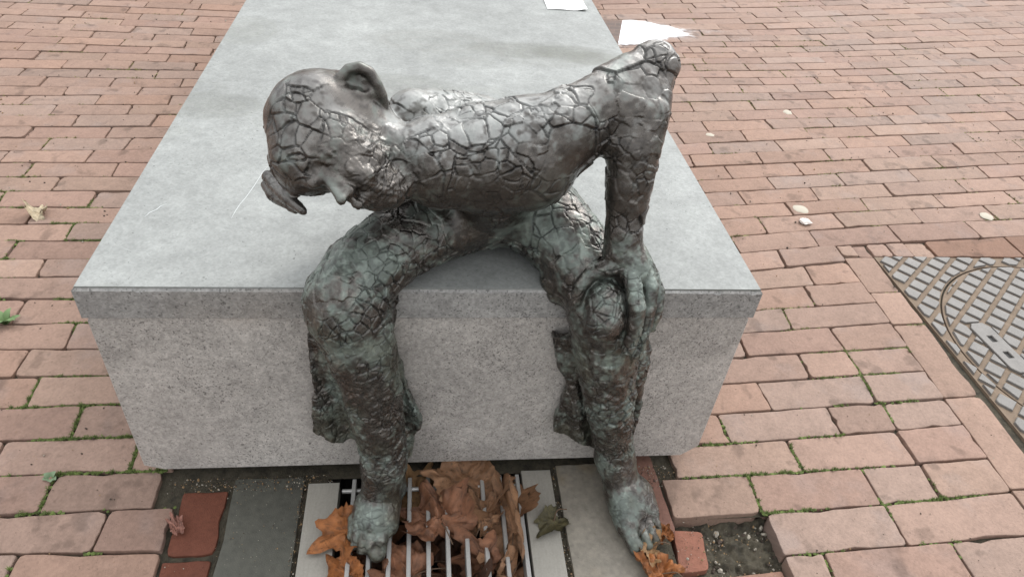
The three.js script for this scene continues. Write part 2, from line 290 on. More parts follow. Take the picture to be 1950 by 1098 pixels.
// ---------------------------------------------------------------- stone plinth
function stoneTexture(seed, speck) {
  return canvasTexture(1536, 1536, (g, W, H) => {
    const im = g.createImageData(W, H), d = im.data;
    for (let y = 0; y < H; y++) for (let x = 0; x < W; x++) {
      const u = x / W, v = y / H, a = tfbm(u, v, 5, 5, seed), b = tfbm(u, v, 36, 4, seed + 20), c = tnoise(u, v, 420, seed + 30), e = tnoise(u, v, 180, seed + 31);
      let k = 0.74 + 0.12 * (a - 0.5) + 0.1 * (b - 0.5) + (speck < 1 ? 0.5 : 1) * (0.13 * (c - 0.5) + 0.1 * (e - 0.5));
      const w = sstep(0.52, 0.72, tfbm(u, v, 11, 4, seed + 60)); k += 0.03 * w;
      const s = tnoise(u, v, 480, seed + 50), dens = tfbm(u, v, 7, 3, seed + 55); if (s > 0.985 - speck * 0.16 * dens) k *= 0.72;
      const i = (y * W + x) * 4; d[i] = k * 255; d[i + 1] = k * 255; d[i + 2] = k * 253; d[i + 3] = 255;
    }
    g.putImageData(im, 0, 0);
    const R = rng(seed);
    for (let i = 0; i < 900 * speck; i++) { const r = 0.5 + R() * R() * 2.4; g.fillStyle = `rgba(40,38,36,${0.12 + R() * 0.3})`; g.beginPath(); g.ellipse(R() * W, R() * H, r, r * (0.5 + R() * 0.5), R() * 3, 0, 7); g.fill(); }
    for (let i = 0; i < 260; i++) { const r = 0.6 + R() * 1.4; g.fillStyle = `rgba(255,255,255,${0.1 + R() * 0.3})`; g.beginPath(); g.ellipse(R() * W, R() * H, r, r * 0.7, R() * 3, 0, 7); g.fill(); }
    if (speck < 1) for (let i = 0; i < 26; i++) { // damp stains
      const x = R() * W, y = H * (0.02 + 0.55 * R()), rx = 60 + R() * 200, ry = 40 + R() * 120; g.save(); g.translate(x, y); g.scale(rx / 100, ry / 100); const gr = g.createRadialGradient(0, 0, 30 * R(), 0, 0, 100); const al = 0.05 + R() * 0.1; gr.addColorStop(0, `rgba(92,90,78,${al})`); gr.addColorStop(0.75, `rgba(92,90,78,${al * 0.8})`); gr.addColorStop(1, 'rgba(92,90,78,0)'); g.fillStyle = gr; g.fillRect(-100, -100, 200, 200); g.restore(); }
    if (speck > 1) for (let i = 0; i < 22; i++) { const x = R() * W, y = R() * H, r = 30 + R() * 110, gr = g.createRadialGradient(x, y, 0, x, y, r); const c = R() < 0.5 ? '150,118,92' : '92,90,88'; gr.addColorStop(0, `rgba(${c},${0.08 + R() * 0.1})`); gr.addColorStop(1, `rgba(${c},0)`); g.fillStyle = gr; g.fillRect(x - r, y - r, 2 * r, 2 * r); }
    for (let i = 0; i < 70; i++) { // pale scuffs
      g.strokeStyle = `rgba(255,255,255,${0.05 + R() * 0.16})`; g.lineWidth = 0.7 + R() * 1.2; g.beginPath(); let x = R() * W, y = R() * H; g.moveTo(x, y); const a = R() * 6.3; for (let k = 0; k < 3; k++) g.lineTo((x += Math.cos(a + R() * 0.5) * (10 + R() * 30)), (y += Math.sin(a + R() * 0.5) * (10 + R() * 30))); g.stroke();
    }
  });
}
const stoneTop = stoneTexture(101, 0.35), stoneFace = stoneTexture(202, 1.9);
const topMat = new THREE.MeshPhysicalMaterial({ map: rep(stoneTop, 1.1), color: new THREE.Color(0.49, 0.502, 0.488), roughness: 0.65, specularIntensity: 0.5, bumpMap: rep(grain, 0.25), bumpScale: 0.0006 });
const slabMat = new THREE.MeshStandardMaterial({ map: rep(stoneFace, 1.0), color: new THREE.Color(0.56, 0.54, 0.52), roughness: 0.62, bumpMap: rep(grain, 0.2), bumpScale: 0.0010 });
const faceMat = new THREE.MeshStandardMaterial({ map: rep(stoneFace, 0.93), color: new THREE.Color(0.75, 0.695, 0.65), roughness: 0.68, bumpMap: rep(grain, 0.2), bumpScale: 0.0012 });
const plinth = thing('stone_plinth', 'long pale grey stone block that the bronze figure sits on', 'plinth');
{
  const back = -2.35, top = 0.43, seam = 0.373;
  const slab = (x0, x1, y0, y1, z0, z1, ch) => { // box with chamfered upper edges
    const g = new THREE.BufferGeometry(), P = [[x0, y0, z0], [x1, y0, z0], [x1, y0, z1], [x0, y0, z1], [x0, y1 - ch, z0], [x1, y1 - ch, z0], [x1, y1 - ch, z1], [x0, y1 - ch, z1], [x0 + ch, y1, z0 + ch], [x1 - ch, y1, z0 + ch], [x1 - ch, y1, z1 - ch], [x0 + ch, y1, z1 - ch]];
    const f = [[0, 1, 2, 3], [2, 1, 5, 6], [1, 0, 4, 5], [0, 3, 7, 4], [6, 5, 9, 10], [5, 4, 8, 9], [4, 7, 11, 8]], pos = [];
    for (const [a, b, c, d] of f) for (const k of [a, b, c, a, c, d]) pos.push(...P[k]);
    const N = 260, E = []; for (let i = 0; i <= N; i++) { // worn, slightly chipped front arris
      const u = i / N, x = lerp(x0, x1, u), k = 0.75 + 0.7 * fbm3(x * 40, 1, 2, 3, 5) + 2.2 * Math.max(0, noise3(x * 70, 4, 1, 9) - 0.8) * 3; E.push([x, y1 - ch * k, clamp(x, x0 + ch, x1 - ch), ch * Math.min(1.35, k)]); }
    for (let i = 0; i < N; i++) { const [xa, ya, ta, ka] = E[i], [xb, yb, tb, kb] = E[i + 1], A = [xa, y0, z1], B2 = [xb, y0, z1], C2 = [xb, yb, z1], D = [xa, ya, z1], T2 = [tb, y1, z1 - ch * 1.35], T1 = [ta, y1, z1 - ch * 1.35]; for (const q of [A, B2, C2, A, C2, D, D, C2, T2, D, T2, T1]) pos.push(...q); }
    g.setAttribute('position', new THREE.Float32BufferAttribute(pos, 3)); g.computeVertexNormals(); return boxUV(g, 0.3, 0.1);
  };
  mesh('top_slab', slab(-0.5, 0.5, seam + 0.0022, top - 0.002, back, 0, 0.0035), slabMat, plinth);
  { // the honed upper face, a plate 2 mm proud inside the arris, with worn light streaks
    const g = new THREE.BoxGeometry(0.993, 0.006, -back - 0.007, 1, 1, 1); g.translate(0, top - 0.003, back / 2); mesh('upper_face', boxUV(g, 0.2, 0.4), topMat, plinth);
  }
  { // lower block with its two clipped bottom corners
    const y0 = 0.024;
    const pts = [[-0.464, y0], [0.466, y0], [0.494, y0 + 0.026], [0.494, seam - 0.006], [0.490, seam], [-0.490, seam], [-0.494, seam - 0.006], [-0.494, y0 + 0.012]];
    const sh = new THREE.Shape(pts.map(([x, y]) => new THREE.Vector2(x, y))), g = new THREE.ExtrudeGeometry(sh, { depth: -back - 0.012, bevelEnabled: true, bevelSize: 0.002, bevelThickness: 0.002, bevelSegments: 1 });
    g.translate(0, 0, back + 0.008); g.computeVertexNormals(); mesh('lower_block', boxUV(g, 0.7, 0.5), faceMat, plinth);
  }
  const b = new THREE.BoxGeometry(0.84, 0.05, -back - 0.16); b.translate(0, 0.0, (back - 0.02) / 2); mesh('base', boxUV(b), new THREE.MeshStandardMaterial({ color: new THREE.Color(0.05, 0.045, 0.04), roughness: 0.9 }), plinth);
  // long pale scratches cut in the upper face
  const sm = new THREE.MeshStandardMaterial({ color: new THREE.Color(0.55, 0.565, 0.56), roughness: 0.8 }), R = rng(5);
  const scratch = (pts, w) => { const pos = [], idx = []; pts.forEach(([x, z], i) => { const q = pts[Math.min(i + 1, pts.length - 1)], p = pts[Math.max(i - 1, 0)], l = Math.hypot(q[0] - p[0], q[1] - p[1]), nx = -(q[1] - p[1]) / l, nz = (q[0] - p[0]) / l, h = w * (i && i < pts.length - 1 ? 1 : 0.2); pos.push(x + nx * h, top + 0.0004, z + nz * h, x - nx * h, top + 0.0004, z - nz * h); if (i) idx.push(2 * i - 2, 2 * i - 1, 2 * i, 2 * i, 2 * i - 1, 2 * i + 1); }); return geo(pos, idx); };
  const line = (x0, z0, x1, z1, n, j) => Array.from({ length: n + 1 }, (_, i) => [lerp(x0, x1, i / n) + (R() - 0.5) * j, lerp(z0, z1, i / n) + (R() - 0.5) * j]);
  for (const g of [scratch(line(-0.325, -0.175, -0.297, -0.34, 8, 0.003), 0.00045), scratch(line(-0.455, -0.175, -0.432, -0.215, 4, 0.004), 0.0006)]) mesh('scratch', g, sm, plinth);
}
{ // sheet of white paper near the far end
  const N = 12, pos = [], idx = [], c = [[0.341, -1.46], [0.469, -1.475], [0.461, -1.301], [0.342, -1.299]];
  for (const dy of [0, -0.0004]) for (let j = 0; j <= N; j++) for (let i = 0; i <= N; i++) {
    const u = i / N, v = j / N, x = lerp(lerp(c[0][0], c[1][0], u), lerp(c[3][0], c[2][0], u), v), z = lerp(lerp(c[0][1], c[1][1], u), lerp(c[3][1], c[2][1], u), v);
    pos.push(x, 0.4318 + 0.004 * sstep(0.7, 1, u) * sstep(0.5, 1, v) + 0.0012 * Math.sin(u * 5 + v * 3) ** 2 + dy, z);
  }
  const M = (N + 1) * (N + 1); for (const o of [0, M]) for (let j = 0; j < N; j++) for (let i = 0; i < N; i++) { const a = o + j * (N + 1) + i; o ? idx.push(a, a + 1, a + N + 1, a + 1, a + N + 2, a + N + 1) : idx.push(a, a + N + 1, a + 1, a + 1, a + N + 1, a + N + 2); }
  tag(mesh('paper_sheet', geo(pos, idx), new THREE.MeshStandardMaterial({ color: new THREE.Color(0.85, 0.85, 0.83), roughness: 0.7 })), 'white sheet of paper lying on the far end of the stone block', 'paper');
}

// ---------------------------------------------------------------- drain channel, slabs
const steelMap = rep(texture(256, (u, v, o) => { const k = 0.8 + 0.16 * (tfbm(u, v, 6, 4, 5) - 0.5) + 0.1 * (tnoise(u, v, 128, 6) - 0.5) + 0.1 * (tfbm(u * 8 % 1, v, 16, 2, 8) - 0.5); o[0] = k; o[1] = k; o[2] = k * 0.99; }), 0.25);
const steelMat = new THREE.MeshStandardMaterial({ color: new THREE.Color(0.41, 0.385, 0.34), map: steelMap, metalness: 0.35, roughness: 0.5, bumpMap: rep(grain, 0.1), bumpScale: 0.0004 });
const barMat = new THREE.MeshStandardMaterial({ color: new THREE.Color(0.55, 0.54, 0.52), metalness: 0.5, roughness: 0.45, map: steelMap });
const trough = new THREE.MeshStandardMaterial({ color: new THREE.Color(0.03, 0.026, 0.022), roughness: 0.9 });
{
  const d = thing('drain_channel', 'steel slot drain full of dead leaves between the feet of the figure', 'drain');
  const box = (x0, x1, y0, y1, z0, z1, r = 0.001) => { const g = new RoundedBoxGeometry(x1 - x0, y1 - y0, z1 - z0, 1, r); g.translate((x0 + x1) / 2, (y0 + y1) / 2, (z0 + z1) / 2); return boxUV(g); };
  mesh('frame_strip', box(-0.2215, -0.1675, -0.03, 0.001, 0.02, 0.62), steelMat, d);
  mesh('frame_strip', box(0.1605, 0.2155, -0.03, 0.001, 0.006, 0.62), steelMat, d);
  for (let i = 0; i < 10; i++) { const x = -0.142 + i * 0.0327; mesh('grating_bar', box(x - 0.0037, x + 0.0037, -0.032, -0.001, 0.012, 0.62, 0.0012), barMat, d); }
  for (const z of [0.03, 0.26, 0.49]) { const g = new THREE.CylinderGeometry(0.0042, 0.0042, 0.32, 10); g.rotateZ(Math.PI / 2); g.translate(-0.003, -0.012, z); mesh('cross_rod', g, barMat, d); }
  mesh('trough', mergeGeometries([box(-0.19, 0.185, -0.16, -0.15, -0.05, 0.64), box(-0.205, -0.17, -0.15, -0.032, -0.05, 0.64), box(0.163, 0.2, -0.15, -0.032, -0.05, 0.64), box(-0.19, 0.185, -0.15, -0.02, -0.06, -0.045)]), trough, d);
}
function slabTexture(seed, wet) {
  return texture(512, (u, v, o) => { const a = tfbm(u, v, 4, 5, seed), b = tfbm(u, v, 60, 3, seed + 9), s = tnoise(u, v, 170, seed + 4); let k = 0.72 + 0.5 * (a - 0.5) + 0.4 * (b - 0.5); if (s > 0.94) k *= wet ? 1.3 : 0.8; const st = wet ? 0 : sstep(0.5, 0.72, tfbm(u, v, 5, 4, seed + 33)); o[0] = k; o[1] = k * (1 - 0.1 * st); o[2] = k * (1 - 0.25 * st); });
}
const wetSlab = new THREE.MeshStandardMaterial({ color: new THREE.Color(0.09, 0.088, 0.07), map: rep(slabTexture(61, true), 0.5), roughness: 0.6, bumpMap: rep(grain, 0.12), bumpScale: 0.001 });
const drySlab = new THREE.MeshStandardMaterial({ color: new THREE.Color(0.27, 0.24, 0.195), map: rep(slabTexture(71, false), 0.45), roughness: 0.6, bumpMap: rep(grain, 0.14), bumpScale: 0.0008 });
{
  const slab = (c, top) => boxUV(brickGeometry(c, rng(Math.round(c[0][0] * 1000) + 7000), { top, joint: 0.002, depth: 0.06, tone: [1, 1, 1] }), 0.1, 0.2);
  structure(mesh('paving_slab', slab([[-0.352, 0.0], [-0.228, 0.0], [-0.229, 0.42], [-0.35, 0.42]], -0.004), wetSlab));
  structure(mesh('paving_slab', slab([[0.226, -0.01], [0.366, -0.01], [0.353, 0.42], [0.222, 0.42]], -0.002), drySlab));
}

// ---------------------------------------------------------------- cast-iron manhole
{
  const castMap = rep(texture(256, (u, v, o) => { const k = 0.82 + 0.3 * (tfbm(u, v, 10, 4, 15) - 0.5) + 0.16 * (tnoise(u, v, 100, 16) - 0.5); o[0] = k; o[1] = k; o[2] = k * 1.01; }), 0.2);
  const treadMat = new THREE.MeshStandardMaterial({ color: new THREE.Color(0.19, 0.176, 0.16), map: castMap, metalness: 0.1, roughness: 0.6, bumpMap: rep(grain, 0.08), bumpScale: 0.0006 });
  const silt = new THREE.MeshStandardMaterial({ color: new THREE.Color(0.22, 0.16, 0.11), roughness: 0.9, map: castMap, bumpMap: rep(grain, 0.06), bumpScale: 0.001 });
  const dark = new THREE.MeshStandardMaterial({ color: new THREE.Color(0.03, 0.028, 0.026), roughness: 0.8 });
  const m = thing('manhole', 'square cast iron manhole with a round chequered lid set in the bricks', 'manhole cover');
  const C = [1.623, -0.288], Rl = 0.352, X0 = 1.243, X1 = 2.004, Z0 = -0.682, Z1 = 0.112;
  const disc = (r, y0, y1, seg = 96) => { const g = new THREE.CylinderGeometry(r, r, y1 - y0, seg); g.translate(C[0], (y0 + y1) / 2, C[1]); return boxUV(g); };
  // frame: a square plate with a round opening
  const s = new THREE.Shape([[X0, Z0], [X1, Z0], [X1, Z1], [X0, Z1]].map(([x, z]) => new THREE.Vector2(x, z))); const h = new THREE.Path(); h.absarc(C[0], C[1], Rl + 0.005, 0, Math.PI * 2, true); s.holes.push(h);
  const fg = new THREE.ExtrudeGeometry(s, { depth: 0.03, bevelEnabled: false, curveSegments: 64 }); fg.rotateX(Math.PI / 2); fg.translate(0, -0.004, 0);
  const frame = mesh('frame', boxUV(fg.toNonIndexed()), silt, m), lid = mesh('lid', disc(Rl, -0.03, -0.004), silt, m);
  mesh('seat_ring', disc(Rl + 0.006, -0.05, -0.028), dark, m);
  // tread blocks on a grid turned by 41 degrees; each clipped to the part it stands on
  const a = (139.4 * Math.PI) / 180, ux = Math.cos(a), uz = Math.sin(a), vx = -uz, vz = ux, PU = 0.0487, PV = 0.0487, hu = 0.0185, hv = 0.0188, R = rng(31);
  const o = [1.411, -0.646], lift = { c: [1.3745, -0.312], a: Math.atan2(0.0567, 0.0045), hl: 0.085, hw: 0.027 };
  const inLift = (x, z, pad) => { const dx = x - lift.c[0], dz = z - lift.c[1], c = Math.cos(lift.a), n = Math.sin(lift.a), p = dx * c + dz * n, q = -dx * n + dz * c; return Math.abs(p) < lift.hl + pad && Math.abs(q) < lift.hw + pad; };
  const clip = (poly, inside, edgePoint) => { const out = []; poly.forEach((p, i) => { const q = poly[(i + 1) % poly.length], a = inside(p), b = inside(q); if (a) out.push(p); if (a !== b) { let l = 0, h = 1; for (let k = 0; k < 18; k++) { const t = (l + h) / 2, m = [lerp(p[0], q[0], t), lerp(p[1], q[1], t)]; if (inside(m) === a) l = t; else h = t; } out.push([lerp(p[0], q[0], l), lerp(p[1], q[1], l)]); } }); return out; };
  const fine = (poly) => poly.flatMap((p, i) => { const q = poly[(i + 1) % poly.length]; return [0, 0.25, 0.5, 0.75].map((t) => [lerp(p[0], q[0], t), lerp(p[1], q[1], t)]); });
  const area = (p) => { let s = 0; p.forEach((a, i) => { const b = p[(i + 1) % p.length]; s += a[0] * b[1] - b[0] * a[1]; }); return Math.abs(s / 2); };
  const block = (poly, y0, y1) => { // raised, with drafted sides
    const cx = poly.reduce((s, p) => s + p[0], 0) / poly.length, cz = poly.reduce((s, p) => s + p[1], 0) / poly.length; let sgn = 0; poly.forEach((a, i) => { const b = poly[(i + 1) % poly.length]; sgn += a[0] * b[1] - b[0] * a[1]; }); if (sgn < 0) poly = poly.slice().reverse();
    const pos = [cx, y1, cz], idx = [], n = poly.length; for (const [k, y] of [[0.9, y1], [0.96, y1 - 0.0012], [1.0, y0]]) for (const [x, z] of poly) pos.push(cx + (x - cx) * k, y, cz + (z - cz) * k);
    for (let i = 0; i < n; i++) { const j = (i + 1) % n; idx.push(0, 1 + j, 1 + i); for (const l of [0, n]) idx.push(1 + l + i, 1 + l + j, 1 + l + n + i, 1 + l + j, 1 + l + n + j, 1 + l + n + i); }
    return boxUV(toCreasedNormals(geo(pos, idx), 0.5));
  };
  for (let i = -22; i < 14; i++) for (let j = -22; j < 14; j++) {
    const cx = o[0] + ux * PU * i + vx * PV * j, cz = o[1] + uz * PU * i + vz * PV * j; if (cx < X0 - 0.04 || cx > X1 + 0.04 || cz < Z0 - 0.04 || cz > Z1 + 0.04) continue;
    const q = [[-1, -1], [1, -1], [1, 1], [-1, 1]].map(([s, t]) => [cx + ux * hu * s + vx * hv * t, cz + uz * hu * s + vz * hv * t]), f = fine(q);
    const box = ([x, z]) => x > X0 + 0.004 && x < X1 - 0.004 && z > Z0 + 0.003 && z < Z1 - 0.004, r = ([x, z]) => Math.hypot(x - C[0], z - C[1]);
    const parts = [[lid, clip(clip(f, (p) => r(p) < Rl - 0.005), (p) => !inLift(p[0], p[1], 0.006))], [frame, clip(clip(f, box), (p) => r(p) > Rl + 0.0085)]];
    for (const [parent, poly] of parts) if (poly.length > 2 && area(poly) > 1.2e-4 && (parent === lid || poly.every((p) => r(p) > Rl + 0.008))) mesh('tread_block', block(poly, -0.0055, 0.0015 + R() * 0.0006), treadMat, parent);
  }
  { // lifting plate with two slots
    const sh = new THREE.Shape([[-lift.hl, -lift.hw * 0.55], [-lift.hl * 0.82, -lift.hw], [lift.hl * 0.82, -lift.hw], [lift.hl, -lift.hw * 0.55], [lift.hl, lift.hw * 0.55], [lift.hl * 0.82, lift.hw], [-lift.hl * 0.82, lift.hw], [-lift.hl, lift.hw * 0.55]].map(([x, y]) => new THREE.Vector2(x, y)));
    for (const x of [-0.028, 0.028]) sh.holes.push(new THREE.Path([[x - 0.012, -0.009], [x - 0.012, 0.009], [x + 0.012, 0.009], [x + 0.012, -0.009]].map(([p, q]) => new THREE.Vector2(p, q))));
    const g = new THREE.ExtrudeGeometry(sh, { depth: 0.006, bevelEnabled: true, bevelSize: 0.0012, bevelThickness: 0.0012, bevelSegments: 1 }); g.rotateX(Math.PI / 2); g.rotateY(-lift.a); g.translate(lift.c[0], 0.002, lift.c[1]);
    mesh('lifting_plate', boxUV(g), treadMat, lid);
    for (const x of [-0.028, 0.028]) { const b = new THREE.BoxGeometry(0.03, 0.002, 0.024); b.translate(x, -0.003, 0); b.rotateY(-lift.a); b.translate(lift.c[0], 0, lift.c[1]); mesh('slot', b, dark, lid); }
  }
}

// ---------------------------------------------------------------- bronze figure: one distance field, meshed and plated
const bronze = (() => {
  const prims = []; // { g, kind, ... }
  const K = { body: 0.02, face: 0.005, ear: 0.003, hand: 0.0015, toe: 0.0014, flap: 0.006, knee: 0.006 }, INTO = { face: 0.006, ear: 0.003, hand: 0.004, toe: 0.0035, flap: 0.012, knee: 0.004 };
  let chains = 0; function chain(g, pts) { const n = chains++; for (let i = 0; i + 1 < pts.length; i++) { const a = pts[i], b = pts[i + 1]; prims.push({ g, n, a, b, c: [(a[0] + b[0]) / 2, (a[1] + b[1]) / 2, (a[2] + b[2]) / 2], R: Math.hypot(a[0] - b[0], a[1] - b[1], a[2] - b[2]) / 2 + Math.max(a[3], b[3]) }); } }
  function plate(g, poly, z, th) { const xs = poly.map((p) => p[0]), ys = poly.map((p) => p[1]), c = [(Math.min(...xs) + Math.max(...xs)) / 2, (Math.min(...ys) + Math.max(...ys)) / 2, z]; prims.push({ g, n: chains++, poly, z, th, c, R: Math.hypot(Math.max(...xs) - Math.min(...xs), Math.max(...ys) - Math.min(...ys)) / 2 + 0.03 }); }
// torso, leaning forward over the lap
chain('body', [[-.003,.631,-.009,.058], [.050,.631,-.026,.072], [.109,.635,-.025,.072]]);
chain('body', [[.114,.656,-.029,.058], [.149,.674,-.024,.049]]);
chain('body', [[-.036,.647,-.099,.041], [-.007,.632,-.114,.051], [.016,.619,-.125,.056], [.061,.618,-.130,.045]]);
chain('body', [[.048,.601,-.145,.058], [.078,.526,-.170,.078], [.086,.480,-.183,.090]]);
chain('body', [[.072,.597,-.047,.057], [.081,.522,-.100,.067]]);
// neck and skull
chain('body', [[-.101,.650,-.028,.044], [-.053,.641,-.006,.038], [-.008,.639,-.010,.046]]);
chain('body', [[-.152,.671,-.028,.066], [-.127,.665,-.038,.066]]);
chain('body', [[-.163,.649,.021,.044], [-.128,.661,.024,.044], [-.109,.650,.036,.041], [-.084,.628,.032,.032]]);
chain('body', [[-.084,.629,.044,.027], [-.070,.621,.040,.024]]);
chain('face', [[-.090,.633,.066,.014], [-.095,.628,.074,.009]]);
chain('face', [[-.171,.644,.054,.009], [-.151,.646,.068,.010], [-.136,.654,.061,.008]]);
chain('face', [[-.142,.654,.060,.005], [-.128,.648,.082,.005], [-.117,.640,.098,.005]]);
chain('face', [[-.142,.653,.058,.005], [-.123,.653,.076,.006], [-.108,.646,.084,.005]]);
chain('face', [[-.117,.640,.097,.005], [-.108,.646,.084,.005]]);
chain('face', [[-.132,.648,.070,.006], [-.115,.642,.085,.006]]);
chain('face', [[-.109,.635,.084,.005], [-.099,.628,.088,.005]]);
chain('face', [[-.110,.658,.065,.012], [-.092,.656,.070,.013]]);
// ear
chain('ear', [[-.120,.711,-.019,.009], [-.125,.721,-.022,.008], [-.122,.733,-.026,.007], [-.113,.742,-.029,.007], [-.100,.745,-.030,.007], [-.089,.740,-.029,.007], [-.081,.728,-.026,.007], [-.075,.713,-.025,.007], [-.073,.700,-.027,.006]]);
chain('ear', [[-.119,.711,-.019,.011], [-.106,.713,-.017,.012], [-.093,.716,-.023,.010]]);
chain('ear', [[-.114,.721,-.036,.015], [-.090,.712,-.035,.018]]);
chain('ear', [[-.109,.730,-.036,.012], [-.094,.725,-.036,.013]]);
chain('ear', [[-.104,.728,-.033,.004], [-.093,.725,-.030,.004], [-.088,.716,-.027,.005]]);
// his left arm, elbow high
chain('body', [[.149,.674,-.024,.045], [.201,.706,-.048,.038], [.249,.729,-.078,.032], [.277,.741,-.089,.026]]);
chain('body', [[.176,.667,-.033,.037], [.229,.695,-.053,.032]]);
chain('body', [[.280,.748,-.095,.017], [.291,.742,-.088,.013]]);
chain('body', [[.279,.740,-.089,.025], [.261,.696,-.042,.036], [.252,.658,-.020,.035], [.251,.610,-.007,.033], [.251,.570,.004,.027], [.252,.544,.015,.025]]);
// his right arm behind the head, fingers under the brow
chain('body', [[-.006,.617,-.128,.037], [-.113,.546,-.141,.026]]);
chain('body', [[-.113,.546,-.141,.026], [-.180,.587,-.068,.020]]);
chain('body', [[-.176,.588,-.068,.018], [-.204,.595,-.053,.015]]);
chain('hand', [[-.221,.599,-.020,.009], [-.209,.598,.002,.009], [-.190,.599,.031,.009], [-.169,.598,.055,.006]]);
chain('hand', [[-.215,.615,-.039,.009], [-.209,.611,-.021,.009], [-.194,.611,.008,.009], [-.180,.609,.031,.008]]);
chain('hand', [[-.226,.585,-.023,.007], [-.216,.582,-.005,.008], [-.197,.583,.017,.007], [-.182,.583,.032,.005]]);
// his right leg
chain('body', [[.039,.494,-.098,.057], [-.012,.493,-.067,.055], [-.061,.489,-.033,.054], [-.108,.461,.002,.056], [-.127,.432,.022,.061]]);
chain('body', [[-.124,.416,.029,.059], [-.113,.375,.051,.051], [-.101,.303,.054,.045], [-.094,.218,.052,.041], [-.087,.147,.053,.038], [-.085,.108,.060,.036]]);
chain('body', [[-.124,.452,.038,.045], [-.131,.426,.052,.043]]);
plate('flap', [[-.190,.345], [-.187,.249], [-.201,.139], [-.174,.130], [-.152,.121], [-.122,.131], [-.104,.355]], 0.018, 0.01);
plate('flap', [[-.069,.356], [-.054,.290], [-.050,.242], [-.024,.174], [-.038,.130], [-.042,.080], [-.080,.055], [-.083,.290]], 0.02, 0.012);
// his right foot
chain('body', [[-.086,.067,.040,.034], [-.083,-.001,.035,.034]]);
chain('body', [[-.087,.101,.065,.032], [-.096,.042,.080,.029], [-.101,.026,.115,.027]]);
chain('body', [[-.083,.026,.085,.025], [-.081,.016,.119,.020]]);
chain('body', [[-.115,.026,.089,.022], [-.126,.016,.115,.016]]);
chain('toe', [[-.088,.020,.126,.017], [-.092,.014,.151,.013], [-.095,.012,.166,.015]]);
chain('toe', [[-.104,.022,.132,.010], [-.107,.020,.151,.008], [-.109,.010,.160,.008]]);
chain('toe', [[-.117,.022,.126,.010], [-.119,.020,.149,.008], [-.121,.010,.158,.008]]);
chain('toe', [[-.127,.020,.120,.009], [-.130,.018,.140,.008], [-.131,.010,.149,.008]]);
chain('toe', [[-.137,.018,.106,.009], [-.138,.016,.124,.007], [-.138,.010,.134,.007]]);
// his left leg
chain('body', [[.122,.497,-.126,.064], [.164,.491,-.093,.064], [.199,.471,-.046,.058], [.229,.444,.002,.054], [.243,.418,.031,.052]]);
chain('body', [[.243,.415,.034,.051], [.251,.359,.048,.049], [.265,.294,.052,.044], [.282,.219,.051,.038], [.303,.132,.047,.032], [.313,.092,.050,.030]]);
chain('knee', [[.231,.459,.061,.028], [.230,.439,.078,.029]]);
chain('body', [[.169,.432,-.012,.016], [.174,.420,-.002,.013]]);
plate('flap', [[.180,.348], [.197,.282], [.215,.250], [.210,.183], [.205,.139], [.217,.126], [.255,.112], [.283,.082], [.268,.283], [.212,.364]], 0.018, 0.01);
plate('flap', [[.320,.359], [.333,.327], [.335,.252], [.341,.174], [.341,.118], [.307,.104], [.270,.359]], 0.025, 0.01);
// his left foot
chain('body', [[.321,.080,.030,.031], [.341,.010,.030,.033]]);
chain('body', [[.313,.092,.050,.030], [.331,.048,.074,.031], [.345,.026,.113,.029]]);
chain('body', [[.332,.030,.083,.030], [.332,.018,.139,.022]]);
chain('body', [[.361,.028,.083,.028], [.379,.018,.115,.017]]);
chain('toe', [[.330,.020,.145,.016], [.335,.014,.168,.013], [.339,.012,.177,.014]]);
chain('toe', [[.352,.022,.140,.009], [.356,.020,.161,.008], [.360,.010,.173,.009]]);
chain('toe', [[.366,.022,.135,.009], [.371,.020,.156,.008], [.376,.010,.166,.008]]);
chain('toe', [[.380,.020,.121,.009], [.384,.018,.139,.007], [.387,.010,.146,.007]]);
chain('toe', [[.393,.018,.102,.009], [.397,.016,.117,.007], [.400,.010,.125,.007]]);
// his left hand closed over the knee
chain('hand', [[.251,.547,.015,.026], [.254,.518,.023,.029], [.268,.496,.037,.027]]);
chain('hand', [[.268,.511,.025,.024], [.291,.486,.036,.018]]);
chain('hand', [[.260,.505,.048,.014], [.262,.494,.064,.012], [.269,.469,.086,.012], [.269,.427,.094,.011], [.267,.401,.096,.010]]);
chain('hand', [[.284,.495,.041,.014], [.291,.484,.058,.012], [.291,.457,.073,.011], [.287,.419,.084,.010], [.282,.387,.090,.010]]);
chain('hand', [[.297,.484,.033,.012], [.308,.469,.047,.010], [.309,.444,.061,.010], [.304,.419,.067,.009]]);
chain('hand', [[.246,.506,.038,.016], [.229,.501,.040,.012], [.209,.490,.038,.011], [.196,.473,.044,.010], [.193,.451,.048,.009]]);

  const cuts = []; const cut = (x, y, z, r, k) => cuts.push([x, y, z, r, k]);
cut(-.106, .734, -.017, .009, 0.003);
cut(-.094, .728, -.017, .007, 0.003);
cut(-.107, .650, .115, .004, 0.002);

  const dist = (p, x, y, z) => {
    if (p.poly) {
      const zz = z - p.z - 0.006 * Math.sin(x * 120 + y * 25) - 0.003 * Math.sin(y * 70); let d = 1e9, s = 1; const P = p.poly;
      for (let i = 0, j = P.length - 1; i < P.length; j = i++) { const ex = P[j][0] - P[i][0], ey = P[j][1] - P[i][1], wx = x - P[i][0], wy = y - P[i][1], t = clamp((wx * ex + wy * ey) / (ex * ex + ey * ey)), bx = wx - ex * t, by = wy - ey * t; d = Math.min(d, bx * bx + by * by); const c1 = y >= P[i][1], c2 = y < P[j][1], c3 = ex * wy > ey * wx; if ((c1 && c2 && c3) || (!c1 && !c2 && !c3)) s = -s; }
      d = s * Math.sqrt(d); const w = Math.abs(zz) - p.th * 0.5, o = Math.hypot(Math.max(d, 0), Math.max(w, 0)); return (o + Math.min(Math.max(d, w), 0)) - 0.003;
    }
